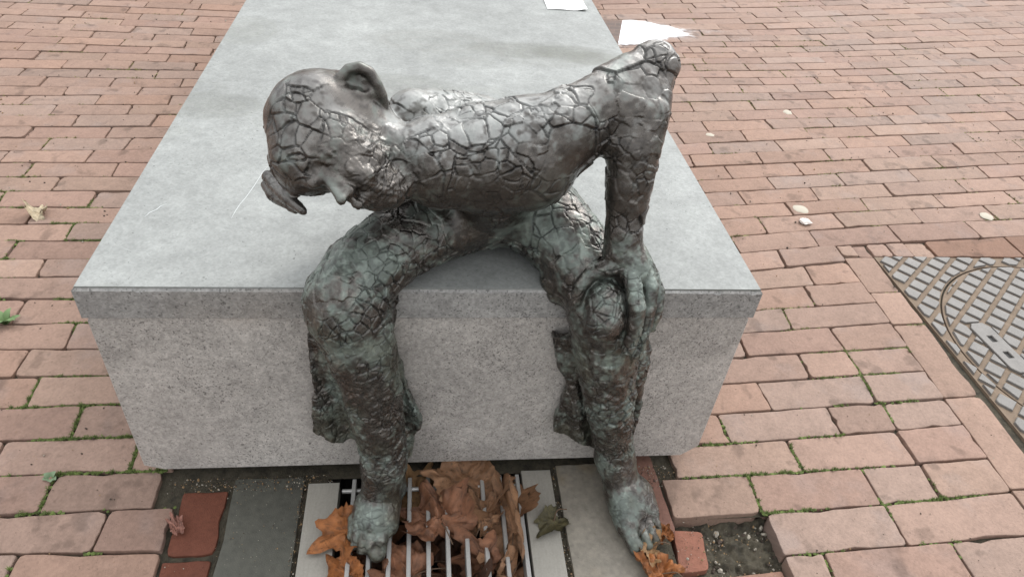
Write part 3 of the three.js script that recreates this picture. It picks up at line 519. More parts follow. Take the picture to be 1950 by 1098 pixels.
    const [ax, ay, az, ra] = p.a, [bx, by, bz, rb] = p.b, dx = bx - ax, dy = by - ay, dz = bz - az, l2 = dx * dx + dy * dy + dz * dz, t = clamp(((x - ax) * dx + (y - ay) * dy + (z - az) * dz) / l2);
    return Math.hypot(x - ax - dx * t, y - ay - dy * t, z - az - dz * t) - lerp(ra, rb, t);
  };
  const smin = (a, b, k) => { const h = Math.max(k - Math.abs(a - b), 0) / k; return Math.min(a, b) - h * h * k * 0.25; };
  const field = (list, x, y, z) => {
    const d = {}; for (let i = 0; i < list.length; ) { const p = list[i]; let v = 9; for (; i < list.length && list[i].n === p.n; i++) v = Math.min(v, dist(list[i], x, y, z)); d[p.g] = d[p.g] === undefined ? v : smin(d[p.g], v, K[p.g]); }
    let r = d.body ?? 1; for (const g in INTO) if (d[g] !== undefined) r = smin(r, d[g], INTO[g]);
    for (const [cx, cy, cz, cr, k] of cuts) { const v = cr - Math.hypot(x - cx, y - cy, z - cz); if (v > -k) r = -smin(-r, -v, k); }
    return r;
  };
  // sparse surface nets: only the blocks that the surface passes through are kept
  const h = 0.0014, B = 8, S1 = B + 1, lo = [-0.27, -0.004, -0.36], n = [0.66, 0.83, 0.58].map((l) => Math.ceil(l / h / B)), blocks = new Map(), diag = (B * h * Math.sqrt(3)) / 2;
  const key = (i, j, k) => (k * n[1] + j) * n[0] + i;
  for (let K2 = 0; K2 < n[2]; K2++) for (let J = 0; J < n[1]; J++) for (let I = 0; I < n[0]; I++) {
    const x = lo[0] + (I + 0.5) * B * h, y = lo[1] + (J + 0.5) * B * h, z = lo[2] + (K2 + 0.5) * B * h;
    const near = prims.filter((p) => Math.hypot(x - p.c[0], y - p.c[1], z - p.c[2]) < p.R + diag + 0.03); if (!near.length) continue;
    if (Math.abs(field(near, x, y, z)) > diag + 0.008) continue;
    const F = new Float32Array(S1 * S1 * S1); for (let k = 0, q = 0; k < S1; k++) for (let j = 0; j < S1; j++) for (let i = 0; i < S1; i++) F[q++] = field(near, lo[0] + (I * B + i) * h, lo[1] + (J * B + j) * h, lo[2] + (K2 * B + k) * h);
    blocks.set(key(I, J, K2), { I, J, K2, F, V: null });
  }
  const P = [], E = [[0, 1], [0, 2], [0, 4], [1, 3], [1, 5], [2, 3], [2, 6], [3, 7], [4, 5], [4, 6], [5, 7], [6, 7]], ct = new Float32Array(8);
  for (const bl of blocks.values()) for (let k = 0; k < B; k++) for (let j = 0; j < B; j++) for (let i = 0; i < B; i++) {
    let mask = 0; for (let c = 0; c < 8; c++) { ct[c] = bl.F[((k + (c >> 2)) * S1 + j + ((c >> 1) & 1)) * S1 + i + (c & 1)]; if (ct[c] < 0) mask |= 1 << c; }
    if (mask === 0 || mask === 255) continue;
    let sx = 0, sy = 0, sz = 0, m = 0; for (const [a, b] of E) { if (((mask >> a) & 1) === ((mask >> b) & 1)) continue; const t = ct[a] / (ct[a] - ct[b]); sx += lerp(a & 1, b & 1, t); sy += lerp((a >> 1) & 1, (b >> 1) & 1, t); sz += lerp(a >> 2, b >> 2, t); m++; }
    bl.V ??= new Int32Array(B * B * B).fill(-1); bl.V[(k * B + j) * B + i] = P.length / 3; P.push(lo[0] + (bl.I * B + i + sx / m) * h, lo[1] + (bl.J * B + j + sy / m) * h, lo[2] + (bl.K2 * B + k + sz / m) * h);
  }
  const idx = []; const quad = (a, b, c, d, flip) => { if (a < 0 || b < 0 || c < 0 || d < 0) return; flip ? idx.push(a, c, b, a, d, c) : idx.push(a, b, c, a, c, d); };
  for (const bl of blocks.values()) {
    const v = (i, j, k) => { let t = bl; if (i < 0 || j < 0 || k < 0) { t = blocks.get(key(bl.I - (i < 0), bl.J - (j < 0), bl.K2 - (k < 0))); i &= 7; j &= 7; k &= 7; } return t?.V ? t.V[(k * B + j) * B + i] : -1; };
    for (let k = 0; k < B; k++) for (let j = 0; j < B; j++) for (let i = 0; i < B; i++) {
      const q = (k * S1 + j) * S1 + i, f0 = bl.F[q] < 0;
      if (f0 !== bl.F[q + 1] < 0) quad(v(i, j - 1, k - 1), v(i, j, k - 1), v(i, j, k), v(i, j - 1, k), !f0);
      if (f0 !== bl.F[q + S1] < 0) quad(v(i - 1, j, k - 1), v(i - 1, j, k), v(i, j, k), v(i, j, k - 1), !f0);
      if (f0 !== bl.F[q + S1 * S1] < 0) quad(v(i - 1, j - 1, k), v(i, j - 1, k), v(i, j, k), v(i - 1, j, k), !f0);
    }
  }
  const smooth = geo(P, idx), N = smooth.attributes.normal.array;
  // cracked plates: a coarse and a fine set of cells, some coarse ones left whole
  const cell = (px, py, pz, s, seed, at) => {
    const x = px / s, y = py / s, z = pz / s, i = Math.floor(x), j = Math.floor(y), k = Math.floor(z), c = []; let b1 = 9, w = null;
    for (let a = -1; a < 2; a++) for (let b = -1; b < 2; b++) for (let d = -1; d < 2; d++) { const I = i + a, J = j + b, Q = k + d, q = [I + 0.1 + 0.8 * ihash(I, J, Q, seed), J + 0.1 + 0.8 * ihash(I, J, Q, seed + 1), Q + 0.1 + 0.8 * ihash(I, J, Q, seed + 2), ihash(I, J, Q, seed + 3)], e = (q[0] - x) ** 2 + (q[1] - y) ** 2 + (q[2] - z) ** 2; c.push([q, e]); if (e < b1) { b1 = e; w = q; } }
    let edge = 9; const NX = N[at], NY = N[at + 1], NZ = N[at + 2]; for (const [q, e] of c) { if (q === w) continue; const dx = q[0] - w[0], dy = q[1] - w[1], dz = q[2] - w[2], l = Math.hypot(dx, dy, dz), m = ((w[0] + q[0]) / 2 - x) * dx + ((w[1] + q[1]) / 2 - y) * dy + ((w[2] + q[2]) / 2 - z) * dz; const t = (dx * NX + dy * NY + dz * NZ) / l; edge = Math.min(edge, m / l / Math.max(0.2, Math.sqrt(1 - t * t))); } // measured along the surface
    return { edge: edge * s, h: w[3], dx: (x - w[0]) * s, dy: (y - w[1]) * s, dz: (z - w[2]) * s };
  };
  const near = (x, y, z, c, r0, r1) => 1 - sstep(r0, r1, Math.hypot(x - c[0], y - c[1], z - c[2]));
  const out = new Float32Array(P.length), col = [], uv = [], uv1 = [];
  for (let q = 0; q < P.length; q += 3) {
    const x = P[q], y = P[q + 1], z = P[q + 2], w = 0.009, wx = x + w * (noise3(x * 45, y * 45, z * 45, 1) - 0.5) + 0.0013 * (noise3(x * 180, y * 180, z * 180, 4) - 0.5), wy = y + w * (noise3(x * 45, y * 45, z * 45, 2) - 0.5) + 0.0013 * (noise3(x * 180, y * 180, z * 180, 5) - 0.5), wz = z + w * (noise3(x * 45, y * 45, z * 45, 3) - 0.5);
    const face = near(x, y, z, [-0.095, 0.645, 0.05], 0.05, 0.085), crown = near(x, y, z, [-0.17, 0.7, -0.03], 0.06, 0.1), lhand = near(x, y, z, [0.265, 0.48, 0.04], 0.05, 0.085), feet = 1 - sstep(0.08, 0.15, y), rhand = near(x, y, z, [-0.2, 0.6, -0.02], 0.03, 0.06), ear = near(x, y, z, [-0.098, 0.725, -0.025], 0.035, 0.055), arm = near(x, y, z, [0.21, 0.72, -0.05], 0.04, 0.09), belly = sstep(0.66, 0.6, y) * sstep(0.54, 0.56, y) * sstep(0.0, 0.03, z) * (1 - sstep(0.2, 0.23, x));
    const calm = clamp(Math.max(lhand * 0.6, feet * 0.85, rhand, ear)), leg = 1 - sstep(0.3, 0.42, y), nose = near(x, y, z, [-0.125, 0.648, 0.08], 0.014, 0.03), hang = (1 - sstep(0.022, 0.04, z)) * leg * (1 - feet), rough = Math.max(face * 0.6 * (1 - nose), 0.8 * leg * (1 - feet)) * (1 - 0.6 * hang);
    // plates come in three sizes, in patches
    const big = cell(wx, wy, wz, 0.06, 11, q), bx = x - big.dx, by = y - big.dy, bz0 = z - big.dz, bnear = (c, r0, r1) => near(bx, by, bz0, c, r0, r1), bleg = 1 - sstep(0.3, 0.42, by);
    const sel = -0.02 + 0.84 * ((big.h * 17.3) % 1) + 0.35 * bnear([-0.17, 0.7, -0.03], 0.06, 0.1) + 0.25 * bnear([0.21, 0.72, -0.05], 0.04, 0.09) - 0.3 * (by < 0.5) - 0.3 * bleg - 0.5 * bnear([-0.095, 0.645, 0.05], 0.05, 0.08), size = sel > 0.66 ? 0.06 : sel > 0.34 ? 0.027 : 0.0165;
    const use = size === 0.06 ? big : cell(wx + size * 9, wy, wz, size, 31, q), edge = Math.min(big.edge, use.edge);
    const wid = (0.0006 + 0.0011 * noise3(x * 60, y * 60, z * 60, 6)) * (size < 0.02 ? 0.8 : 1), str = sstep(0.36, 0.62, noise3(x * 30, y * 30, z * 30, 7)) * (1 - 0.45 * face) * (1 - nose) * (1 - 0.7 * belly) * (1 - 0.5 * hang);
    const groove = (1 - sstep(wid * 0.35, wid * 1.5, edge)) * (0.1 + 0.9 * str), lip = Math.exp(-edge / 0.0024) * ((use.h * 5.7) % 1 > 0.45 ? 1 : 0) * str;
    const tilt = ((use.h * 7.3) % 1 - 0.5) * use.dx + ((use.h * 13.7) % 1 - 0.5) * use.dy + ((use.h * 29.1) % 1 - 0.5) * use.dz;
    const lumps = fbm3(x * 55, y * 55, z * 55, 3, 9) - 0.5, crumble = fbm3(x * 170, y * 170, z * 170, 3, 15) - 0.5, knobs = Math.max(0, fbm3(x * 110, y * 110, z * 110, 2, 25) - 0.52);
    let d = ((((use.h * 3.1) % 1) - 0.5) * 0.0022 + tilt * (size === 0.06 ? 0.05 : 0.16)) * (1 - 0.2 * face) * (1 - nose) * (1 - 0.6 * belly) + lip * 0.0012 - groove * 0.0024; d *= 1 - 0.75 * calm;
    d += lumps * (0.0028 + 0.004 * rough) * (1 - 0.6 * calm) + crumble * (0.0007 + 0.003 * rough + 0.0002 * feet + 0.0014 * lhand) + knobs * Math.max(0.008 * face * (1 - nose), 0.006 * leg * (1 - feet)); d *= 1 - 0.8 * ear;
    for (let c = 0; c < 3; c++) out[q + c] = P[q + c] + N[q + c] * d;
    // colour: brown bronze, green bloom on the weathered legs and in sheltered folds, dirt in the cracks
    const low = 1 - sstep(0.5, 0.6, y), pn = fbm3(x * 32, y * 20, z * 32, 4, 60), pf = fbm3(x * 120, y * 120, z * 120, 3, 66); let pat = sstep(0.5, 0.72, pn * 0.62 + pf * 0.38 + 0.13 * low - 0.06 + 0.05 * (N[q + 1] > 0.3)); pat *= 0.6 + 0.3 * low;
    pat = clamp(pat + near(x, y, z, [0.14, 0.62, 0.05], 0.02, 0.05) * 0.5 * pf + near(x, y, z, [0.03, 0.66, -0.11], 0.05, 0.11) * 0.55 * pn);
    const dirt = 1 - 0.55 * groove * (1 - 0.4 * calm) - 0.35 * sstep(0.5, 0.25, pf), wear = 0.82 + 0.36 * noise3(x * 50, y * 50, z * 50, 71) + 0.25 * (use.h - 0.5), fleck = sstep(0.52, 0.68, fbm3(x * 150, y * 150, z * 150, 3, 120)) * low;
    // pale oxide film, with skylight on up-facing shoulders, back and crown painted in
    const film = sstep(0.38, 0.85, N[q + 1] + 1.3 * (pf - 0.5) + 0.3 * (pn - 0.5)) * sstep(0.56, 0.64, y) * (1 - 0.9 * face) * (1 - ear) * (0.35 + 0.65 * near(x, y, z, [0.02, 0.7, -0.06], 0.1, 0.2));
    const bz = [0.1, 0.088, 0.077], gr = [0.148, 0.176, 0.152], ol = [0.075, 0.076, 0.052], litFilm = [0.33, 0.335, 0.322], om = sstep(0.45, 0.65, fbm3(x * 16, y * 16, z * 16, 3, 90)) * low * (1 - sstep(0.4, 0.47, y));
    for (let c = 0; c < 3; c++) col.push(lerp(lerp(lerp(bz[c], gr[c], pat), ol[c], om * 0.6), litFilm[c], film * 0.62) * dirt * wear * (1 + 0.55 * fleck));
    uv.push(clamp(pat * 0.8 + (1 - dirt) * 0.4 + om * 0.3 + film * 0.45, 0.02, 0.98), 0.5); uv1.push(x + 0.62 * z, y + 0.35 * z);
  }
  const g = geo(out, idx, uv, col); g.setAttribute('uv1', new THREE.Float32BufferAttribute(uv1, 2)); console.log('figure', P.length / 3, 'vertices', idx.length / 3, 'triangles');
  const ramp = (lo2, hi) => { const d = new Uint8Array(64 * 4); for (let i = 0; i < 64; i++) d.fill(255 * lerp(lo2, hi, i / 63), i * 4, i * 4 + 3), (d[i * 4 + 3] = 255); const t = new THREE.DataTexture(d, 64, 1); t.magFilter = THREE.LinearFilter; t.needsUpdate = true; return t; };
  const bump = rep(grain, 0.035); bump.channel = 1;
  return { geometry: g, material: new THREE.MeshPhysicalMaterial({ vertexColors: true, roughness: 1, metalness: 1, roughnessMap: ramp(0.24, 0.7), metalnessMap: ramp(0.92, 0.3), bumpMap: bump, bumpScale: 0.0007, clearcoat: 0.5, clearcoatRoughness: 0.28 }) };
})();
tag(mesh('bronze_statue', bronze.geometry, bronze.material), 'weathered bronze seated figure with cracked scaly skin and head bowed on one hand', 'statue');

// ---------------------------------------------------------------- puddle and the house that it mirrors
{
  // a thin sheet of water that runs out into the joints: its edge thins away
  const X0 = 0.62, X1 = 1.75, Z0 = -2.66, Z1 = -2.12, NA = 512, a = new Uint8Array(NA * NA * 4);
  for (let j = 0; j < NA; j++) for (let i = 0; i < NA; i++) {
    const x = lerp(X0, X1, i / NA), z = lerp(Z0, Z1, j / NA), c = (x - 0.84) / 0.42, top = -2.585 + 0.1 * sstep(1.02, 1.3, x) + 0.015 * (x - 0.85), bot = -2.235 - 0.16 * sstep(0.86, 1.25, x);
    const inside = Math.min((z - top) / 0.03, (bot - z) / 0.04, (1.24 - x) / 0.09), n = (fbm3(x * 14, 5, z * 14, 4, 7) - 0.5) * 1.0 + (fbm3(x * 50, 5, z * 50, 3, 8) - 0.5) * 0.8;
    const film = 0.25 * sstep(1.72, 1.05, x) * sstep(0.0, 0.06, z - top + 0.04) * sstep(0.0, 0.07, bot + 0.05 - z) * sstep(0.35, 0.6, fbm3(x * 10, 9, z * 20, 4, 3));
    a.fill(255 * clamp(Math.max(sstep(-0.25, 1.1, inside + n), film * (0.6 + n))), (j * NA + i) * 4, (j * NA + i) * 4 + 3); a[(j * NA + i) * 4 + 3] = 255;
  }
  const at = new THREE.DataTexture(a, NA, NA); at.magFilter = THREE.LinearFilter; at.needsUpdate = true;
  const g = geo([X0, 0.0042, Z0, X1, 0.0042, Z0, X1, 0.0042, Z1, X0, 0.0042, Z1], [0, 2, 1, 0, 3, 2], [0, 0, 1, 0, 1, 1, 0, 1]);
  structure(mesh('puddle', g, new THREE.MeshPhysicalMaterial({ color: new THREE.Color(0.82, 0.82, 0.82), metalness: 0.85, roughness: 0.02, alphaMap: at, transparent: true })));
  const h = thing('brick_house', 'brown brick house mirrored in the puddle beside the stone block', 'house', [-1.2, 0, -12]);
  const wm = new THREE.MeshStandardMaterial({ color: new THREE.Color(0.4, 0.19, 0.1), roughness: 0.85, map: rep(texture(256, (u, v, o) => { const r = Math.floor(v * 16), a = (v * 16) % 1, b = (u * 5 + (r % 2) * 0.5) % 1, m = a < 0.14 || b < 0.05, k = m ? 1.5 : 0.75 + 0.5 * ihash(Math.floor(u * 5 + (r % 2) * 0.5) % 5, r, 1, 1); o[0] = o[1] = o[2] = k * 0.6; }), 1.05, 1.0) });
  const bx = (w, hh, d, x, y, z) => { const g = new THREE.BoxGeometry(w, hh, d); g.translate(x, y, z); return boxUV(g); };
  mesh('wall', bx(9.7, 5, 0.4, 0, 2.5, -0.2), wm, h);
  const roof = mesh('roof', bx(10, 0.3, 1.0, 0, 5.15, -0.3), new THREE.MeshStandardMaterial({ color: new THREE.Color(0.08, 0.07, 0.065), roughness: 0.8 }), h); roof.castShadow = true;
  for (const x of [-3, 0]) { const w = mesh('window', bx(1.3, 1.8, 0.06, x, 2.2, 0.02), new THREE.MeshStandardMaterial({ color: new THREE.Color(0.75, 0.74, 0.7), roughness: 0.5 }), h); for (const s of [-0.3, 0.3]) mesh('pane', bx(0.5, 1.6, 0.02, x + s, 2.2, 0.055), new THREE.MeshPhysicalMaterial({ color: new THREE.Color(0.05, 0.06, 0.065), roughness: 0.05 }), w); }
}
// ---------------------------------------------------------------- dead leaves
const leafMat = new THREE.MeshPhysicalMaterial({ vertexColors: true, roughness: 0.62, side: THREE.DoubleSide, map: rep(texture(256, (u, v, o) => { const k = 0.8 + 0.5 * (tfbm(u, v, 10, 4, 91) - 0.5) + 0.2 * (tnoise(u, v, 90, 92) - 0.5) - 0.35 * sstep(0.62, 0.8, tfbm(u, v, 16, 3, 95)); o[0] = k; o[1] = k * 0.98; o[2] = k * 0.96; }), 0.08), bumpMap: rep(grain, 0.05), bumpScale: 0.0012 });
const stemMat = new THREE.MeshStandardMaterial({ color: new THREE.Color(0.1, 0.06, 0.035), roughness: 0.8 });
const LOBES = [[0, 1, 0.5], [0.95, 0.86, 0.42], [-0.95, 0.84, 0.42], [1.95, 0.58, 0.42], [-1.95, 0.6, 0.42]];
function leafGeometry(seed, size, tone, curl, wrinkle) {
  const R = rng(seed), NA = 64, NR = 9, pos = [0, 0, 0], col = [...tone], uv = [0, 0], idx = [], ph = R() * 6, fold = R() * 6.28, cx = 0.7 + R() * 0.6;
  const lobes = LOBES.map(([a, l, w]) => [a + (R() - 0.5) * 0.25, l * (0.85 + 0.3 * R()), w]);
  for (let r = 1; r <= NR; r++) for (let i = 0; i < NA; i++) {
    const a = (i / NA) * 6.2832 - 3.1416, f = r / NR; let e = 0.8; for (const [la, ll, lw] of lobes) { let da = Math.abs(a - la); if (da > 3.1416) da = 6.2832 - da; e = Math.max(e, ll * Math.max(0, 1 - Math.pow(da / (lw * 1.15), 1.3)) + 0.34 * Math.max(0, 1 - da / 0.8)); }
    e *= 1 + 0.08 * (noise3(Math.cos(a) * 9, Math.sin(a) * 9, seed) - 0.5) + (r === NR ? 0.09 * (R() - 0.5) : 0); if (Math.abs(a) > 2.8) e *= 0.45;
    const rr = e * f * size * 0.56, x = Math.sin(a) * rr, z = -Math.cos(a) * rr * cx;
    const d = (x * Math.cos(fold) + z * Math.sin(fold)) / size; let vein = 9; for (const [la, ll] of lobes) { const t = Math.max(0, (x * Math.sin(la) - z * Math.cos(la)) / size); vein = Math.min(vein, Math.hypot(x / size - Math.sin(la) * t, z / size + Math.cos(la) * t)); }
    const y = curl * size * (d * d * 2.2 + 0.5 * f * f * Math.sin(a * 2 + ph) * 0.6) + wrinkle * size * (1.7 * (Math.abs(fbm3(x / size * 4 + seed, 1, z / size * 4, 3, 4) - 0.5) * 2 - 0.2) + fbm3(x / size * 10 + seed, 4, z / size * 10, 3, 4) - 0.5) - 0.012 * size * Math.exp(-vein * 30);
    const roll = curl * 2.2 * d, px = Math.cos(fold), pz = Math.sin(fold), shrink = Math.cos(clamp(roll, -1.2, 1.2)); // rolled edges come inwards
    pos.push(x - px * d * size * (1 - shrink), y, z - pz * d * size * (1 - shrink)); uv.push(x, z);
    const k = (0.85 + 0.4 * (fbm3(x / size * 3, seed, z / size * 3, 3, 6) - 0.5) + 0.35 * Math.exp(-vein * 55)) * (f > 0.9 ? 0.82 : 1), sp = noise3(x / size * 14, seed, z / size * 14, 8) > 0.78 ? 0.6 : 1;
    col.push(tone[0] * k * sp, tone[1] * k * sp, tone[2] * k * sp);
  }
  for (let i = 0; i < NA; i++) { const j = (i + 1) % NA; idx.push(0, 1 + i, 1 + j); for (let r = 0; r + 1 < NR; r++) { const a = 1 + r * NA + i, b = 1 + r * NA + j; idx.push(a, a + NA, b, b, a + NA, b + NA); } }
  return geo(pos, idx, uv, col);
}
const ORANGE = [0.42, 0.155, 0.045], TAN = [0.35, 0.185, 0.095], RUST = [0.27, 0.12, 0.062], PALE = [0.38, 0.22, 0.1], OLIVE = [0.1, 0.085, 0.035], DARK = [0.12, 0.055, 0.03];
function leaf(seed, label, pos, size, rot, tone, curl, wrinkle, group) {
  const t = thing('dead_leaf', label, 'leaf', pos, group); t.rotation.set(rot[0], rot[1], rot[2], 'YXZ');
  mesh('blade', leafGeometry(seed, size, tone, curl, wrinkle), leafMat, t);
  const R = rng(seed + 5), L = size * (0.3 + 0.4 * R()), cv = new THREE.CatmullRomCurve3([new THREE.Vector3(0, 0, 0.02 * size), new THREE.Vector3(0.1 * L, 0.012, 0.5 * L), new THREE.Vector3((R() - 0.5) * 0.5 * L, 0.006, L)]);
  mesh('stem', new THREE.TubeGeometry(cv, 10, 0.0011, 5), stemMat, t);
}
leaf(1, 'bright orange leaf under the toes of the foot on the left', [-0.147, 0.006, 0.122], 0.088, [0.15, 2.3, 0.25], ORANGE, 0.3, 0.1);
leaf(2, 'large pale brown leaf tucked under the block edge over the grating', [0.052, 0.004, 0.03], 0.13, [0.2, 0.4, -0.1], TAN, 0.25, 0.14);
leaf(3, 'rolled tan leaf standing against the right drain strip', [0.128, -0.004, 0.06], 0.1, [-0.3, 2.9, 0.5], TAN, 0.9, 0.12);
leaf(4, 'large crumpled red brown leaf in the middle of the grating', [0.008, 0.004, 0.105], 0.135, [0.1, 0.25, 0.12], RUST, 0.45, 0.2);
leaf(5, 'wide brown leaf at the near end of the grating by the big toe', [-0.045, -0.02, 0.195], 0.13, [0.1, 1.6, -0.12], RUST, 0.35, 0.18);
leaf(6, 'small tan leaf caught between two bars right of the crumpled leaf', [0.085, -0.006, 0.108], 0.075, [0.2, -0.5, 0.35], TAN, 0.5, 0.2);
leaf(7, 'narrow tan leaf curled along the right end bar of the grating', [0.133, -0.002, 0.13], 0.12, [0.1, 0.1, 0.9], TAN, 0.8, 0.1);
leaf(8, 'dark red leaf wedged upright between the right hand bars', [0.078, -0.03, 0.17], 0.11, [0.35, 0.2, 1.0], RUST, 0.6, 0.12);
leaf(9, 'yellow brown leaf in shadow behind the ankle on the left', [-0.035, -0.035, 0.03], 0.12, [0.5, 0.8, 0.1], PALE, 0.35, 0.12);
leaf(10, 'light brown curled leaf at the near right corner of the grating', [0.12, -0.03, 0.205], 0.11, [0.1, 2.7, 0.75], TAN, 0.7, 0.12);
leaf(11, 'dark green brown leaf lying on the right drain strip', [0.205, 0.006, 0.118], 0.06, [0.1, 2.4, -0.1], OLIVE, 0.3, 0.08);
leaf(12, 'orange brown leaf on the slab below the toes on the right', [0.372, 0.006, 0.222], 0.08, [0.1, 1.1, -0.15], ORANGE, 0.4, 0.25);
leaf(13, 'small yellow brown leaf beside the second toe on the right', [0.365, 0.012, 0.178], 0.07, [0.2, 1.7, 0.2], PALE, 0.6, 0.15);
leaf(14, 'scrap of orange leaf beside the little toe on the right', [0.394, 0.006, 0.152], 0.04, [0.3, 0.2, 0.3], ORANGE, 0.5, 0.2);
leaf(15, 'folded brown leaf partly under the big toe on the left', [-0.05, -0.04, 0.2], 0.1, [0.1, 2.0, 0.3], RUST, 0.5, 0.2);
leaf(16, 'small orange leaf between the left drain strip and the toes', [-0.142, -0.008, 0.19], 0.065, [0.3, 1.0, 0.4], ORANGE, 0.5, 0.18);
leaf(18, 'pale dead leaf on the left bricks beside the block', [-0.985, 0.008, -0.815], 0.06, [0.1, 1.2, 0.1], [0.62, 0.52, 0.36], 0.6, 0.1);
{ const R = rng(44), zs = [0.09, 0.19, 0.06, 0.15, 0.22, 0.08, 0.17, 0.05, 0.14];
  zs.forEach((z, i) => leaf(60 + i, `dark leaf deep in the drain under the ${['first', 'second', 'third', 'fourth', 'fifth', 'sixth', 'seventh', 'eighth', 'ninth'][i]} gap from the left`, [-0.126 + i * 0.0327, -0.075 - R() * 0.03, z], 0.11 + R() * 0.06, [(R() - 0.5) * 0.6, R() * 6, (R() - 0.5) * 0.6], i % 3 ? DARK : RUST, 0.3 + R() * 0.4, 0.15)); }
// ---------------------------------------------------------------- gum, scraps, weeds
const gumMat = new THREE.MeshStandardMaterial({ color: new THREE.Color(0.4, 0.36, 0.29), roughness: 0.8, bumpMap: rep(grain, 0.03), bumpScale: 0.0006 });
const blot = (x, z, rx, rz, h, seed, m, name) => { const N = 28, pos = [x, h, z], idx = []; for (const [k, y] of [[0.8, h * 0.95], [1, 0.0004]]) for (let i = 0; i < N; i++) { const a = (i / N) * 6.2832, e = k * (0.88 + 0.3 * noise3(Math.cos(a) * 2, Math.sin(a) * 2, seed)); pos.push(x + rx * e * Math.cos(a), y, z + rz * e * Math.sin(a)); } for (let i = 0; i < N; i++) { const j = (i + 1) % N; idx.push(0, 1 + j, 1 + i, 1 + i, 1 + j, 1 + N + i, 1 + j, 1 + N + j, 1 + N + i); } return mesh(name, geo(pos, idx), m); };
tag(blot(1.125, -0.919, 0.023, 0.022, 0.0034, 3, gumMat, 'chewing_gum'), 'large pale disc of trodden chewing gum beside the white scrap', 'chewing gum');
tag(blot(1.742, -0.899, 0.02, 0.02, 0.0034, 5, gumMat, 'chewing_gum'), 'pale disc of trodden gum on the bricks behind the manhole', 'chewing gum');
tag(blot(1.377, -1.61, 0.018, 0.02, 0.0032, 7, gumMat, 'chewing_gum'), 'far pale spot of gum on the bricks right of the raised elbow', 'chewing gum');
tag(blot(0.992, -1.393, 0.016, 0.014, 0.0032, 9, gumMat, 'chewing_gum'), 'faint spot of gum on the bricks nearest the block edge', 'chewing gum');
{ // crumpled scrap
  const g = new THREE.IcosahedronGeometry(0.016, 4), p = g.attributes.position; for (let i = 0; i < p.count; i++) { const x = p.getX(i), y = p.getY(i), z = p.getZ(i), k = 0.6 + 0.8 * fbm3(x * 160, y * 160, z * 160, 3, 2); p.setXYZ(i, 1.105 + x * k * 1.1, 0.005 + y * k * 0.35, -0.845 + z * k); } g.computeVertexNormals();
  tag(mesh('paper_scrap', toCreasedNormals(g, 0.4), new THREE.MeshStandardMaterial({ color: new THREE.Color(0.6, 0.54, 0.5), roughness: 0.8 })), 'crumpled white paper scrap on the bricks in front of the gum', 'paper scrap');
}
{ // curl of peeled leaf on the dark red brick at the left
  const t = thing('peeled_leaf', 'pinkish curl of dry leaf on the dark red brick at left', 'leaf', [-0.422, 0.004, 0.1]); t.rotation.y = 0.5;
  mesh('blade', leafGeometry(203, 0.05, [0.42, 0.2, 0.15], 0.35, 0.12), leafMat, t); t.scale.set(0.45, 1, 1);
}
const green = new THREE.MeshPhysicalMaterial({ color: new THREE.Color(0.16, 0.27, 0.07), roughness: 0.6, side: THREE.DoubleSide });
const blade = (L, w, bend) => { const pos = [], idx = []; for (let i = 0; i <= 5; i++) { const t = i / 5, h = w * Math.sin(Math.PI * Math.min(0.97, 0.12 + t * 0.86)), y = bend * L * Math.sin(t * 2.2) * 0.5; pos.push(-h, y + 0.12 * h, -t * L, 0, y, -t * L, h, y + 0.12 * h, -t * L); if (i) { const a = 3 * i - 3; idx.push(a, a + 1, a + 3, a + 1, a + 4, a + 3, a + 1, a + 2, a + 4, a + 2, a + 5, a + 4); } } return geo(pos, idx); };
function rosette(label, pos, n, L, w, tone, seed) { const t = thing('weed', label, 'weed', pos), R = rng(seed), m = green.clone(); m.color = new THREE.Color(...tone); for (let i = 0; i < n; i++) { const b = mesh('leaf', blade(L * (0.7 + 0.5 * R()), w, 0.5 + 0.6 * R()), m, t); b.rotation.set(0.15 + 0.3 * R(), (i / n) * 6.28 + R() * 0.5, 0, 'YXZ'); } }
rosette('broad leaved green weed in the brick joint at the left edge', [-0.895, -0.002, -0.405], 10, 0.03, 0.0075, [0.12, 0.19, 0.07], 3);
rosette('small clover like weed in the brick joint near the block corner', [-0.657, -0.002, -0.008], 6, 0.014, 0.006, [0.14, 0.2, 0.11], 8);
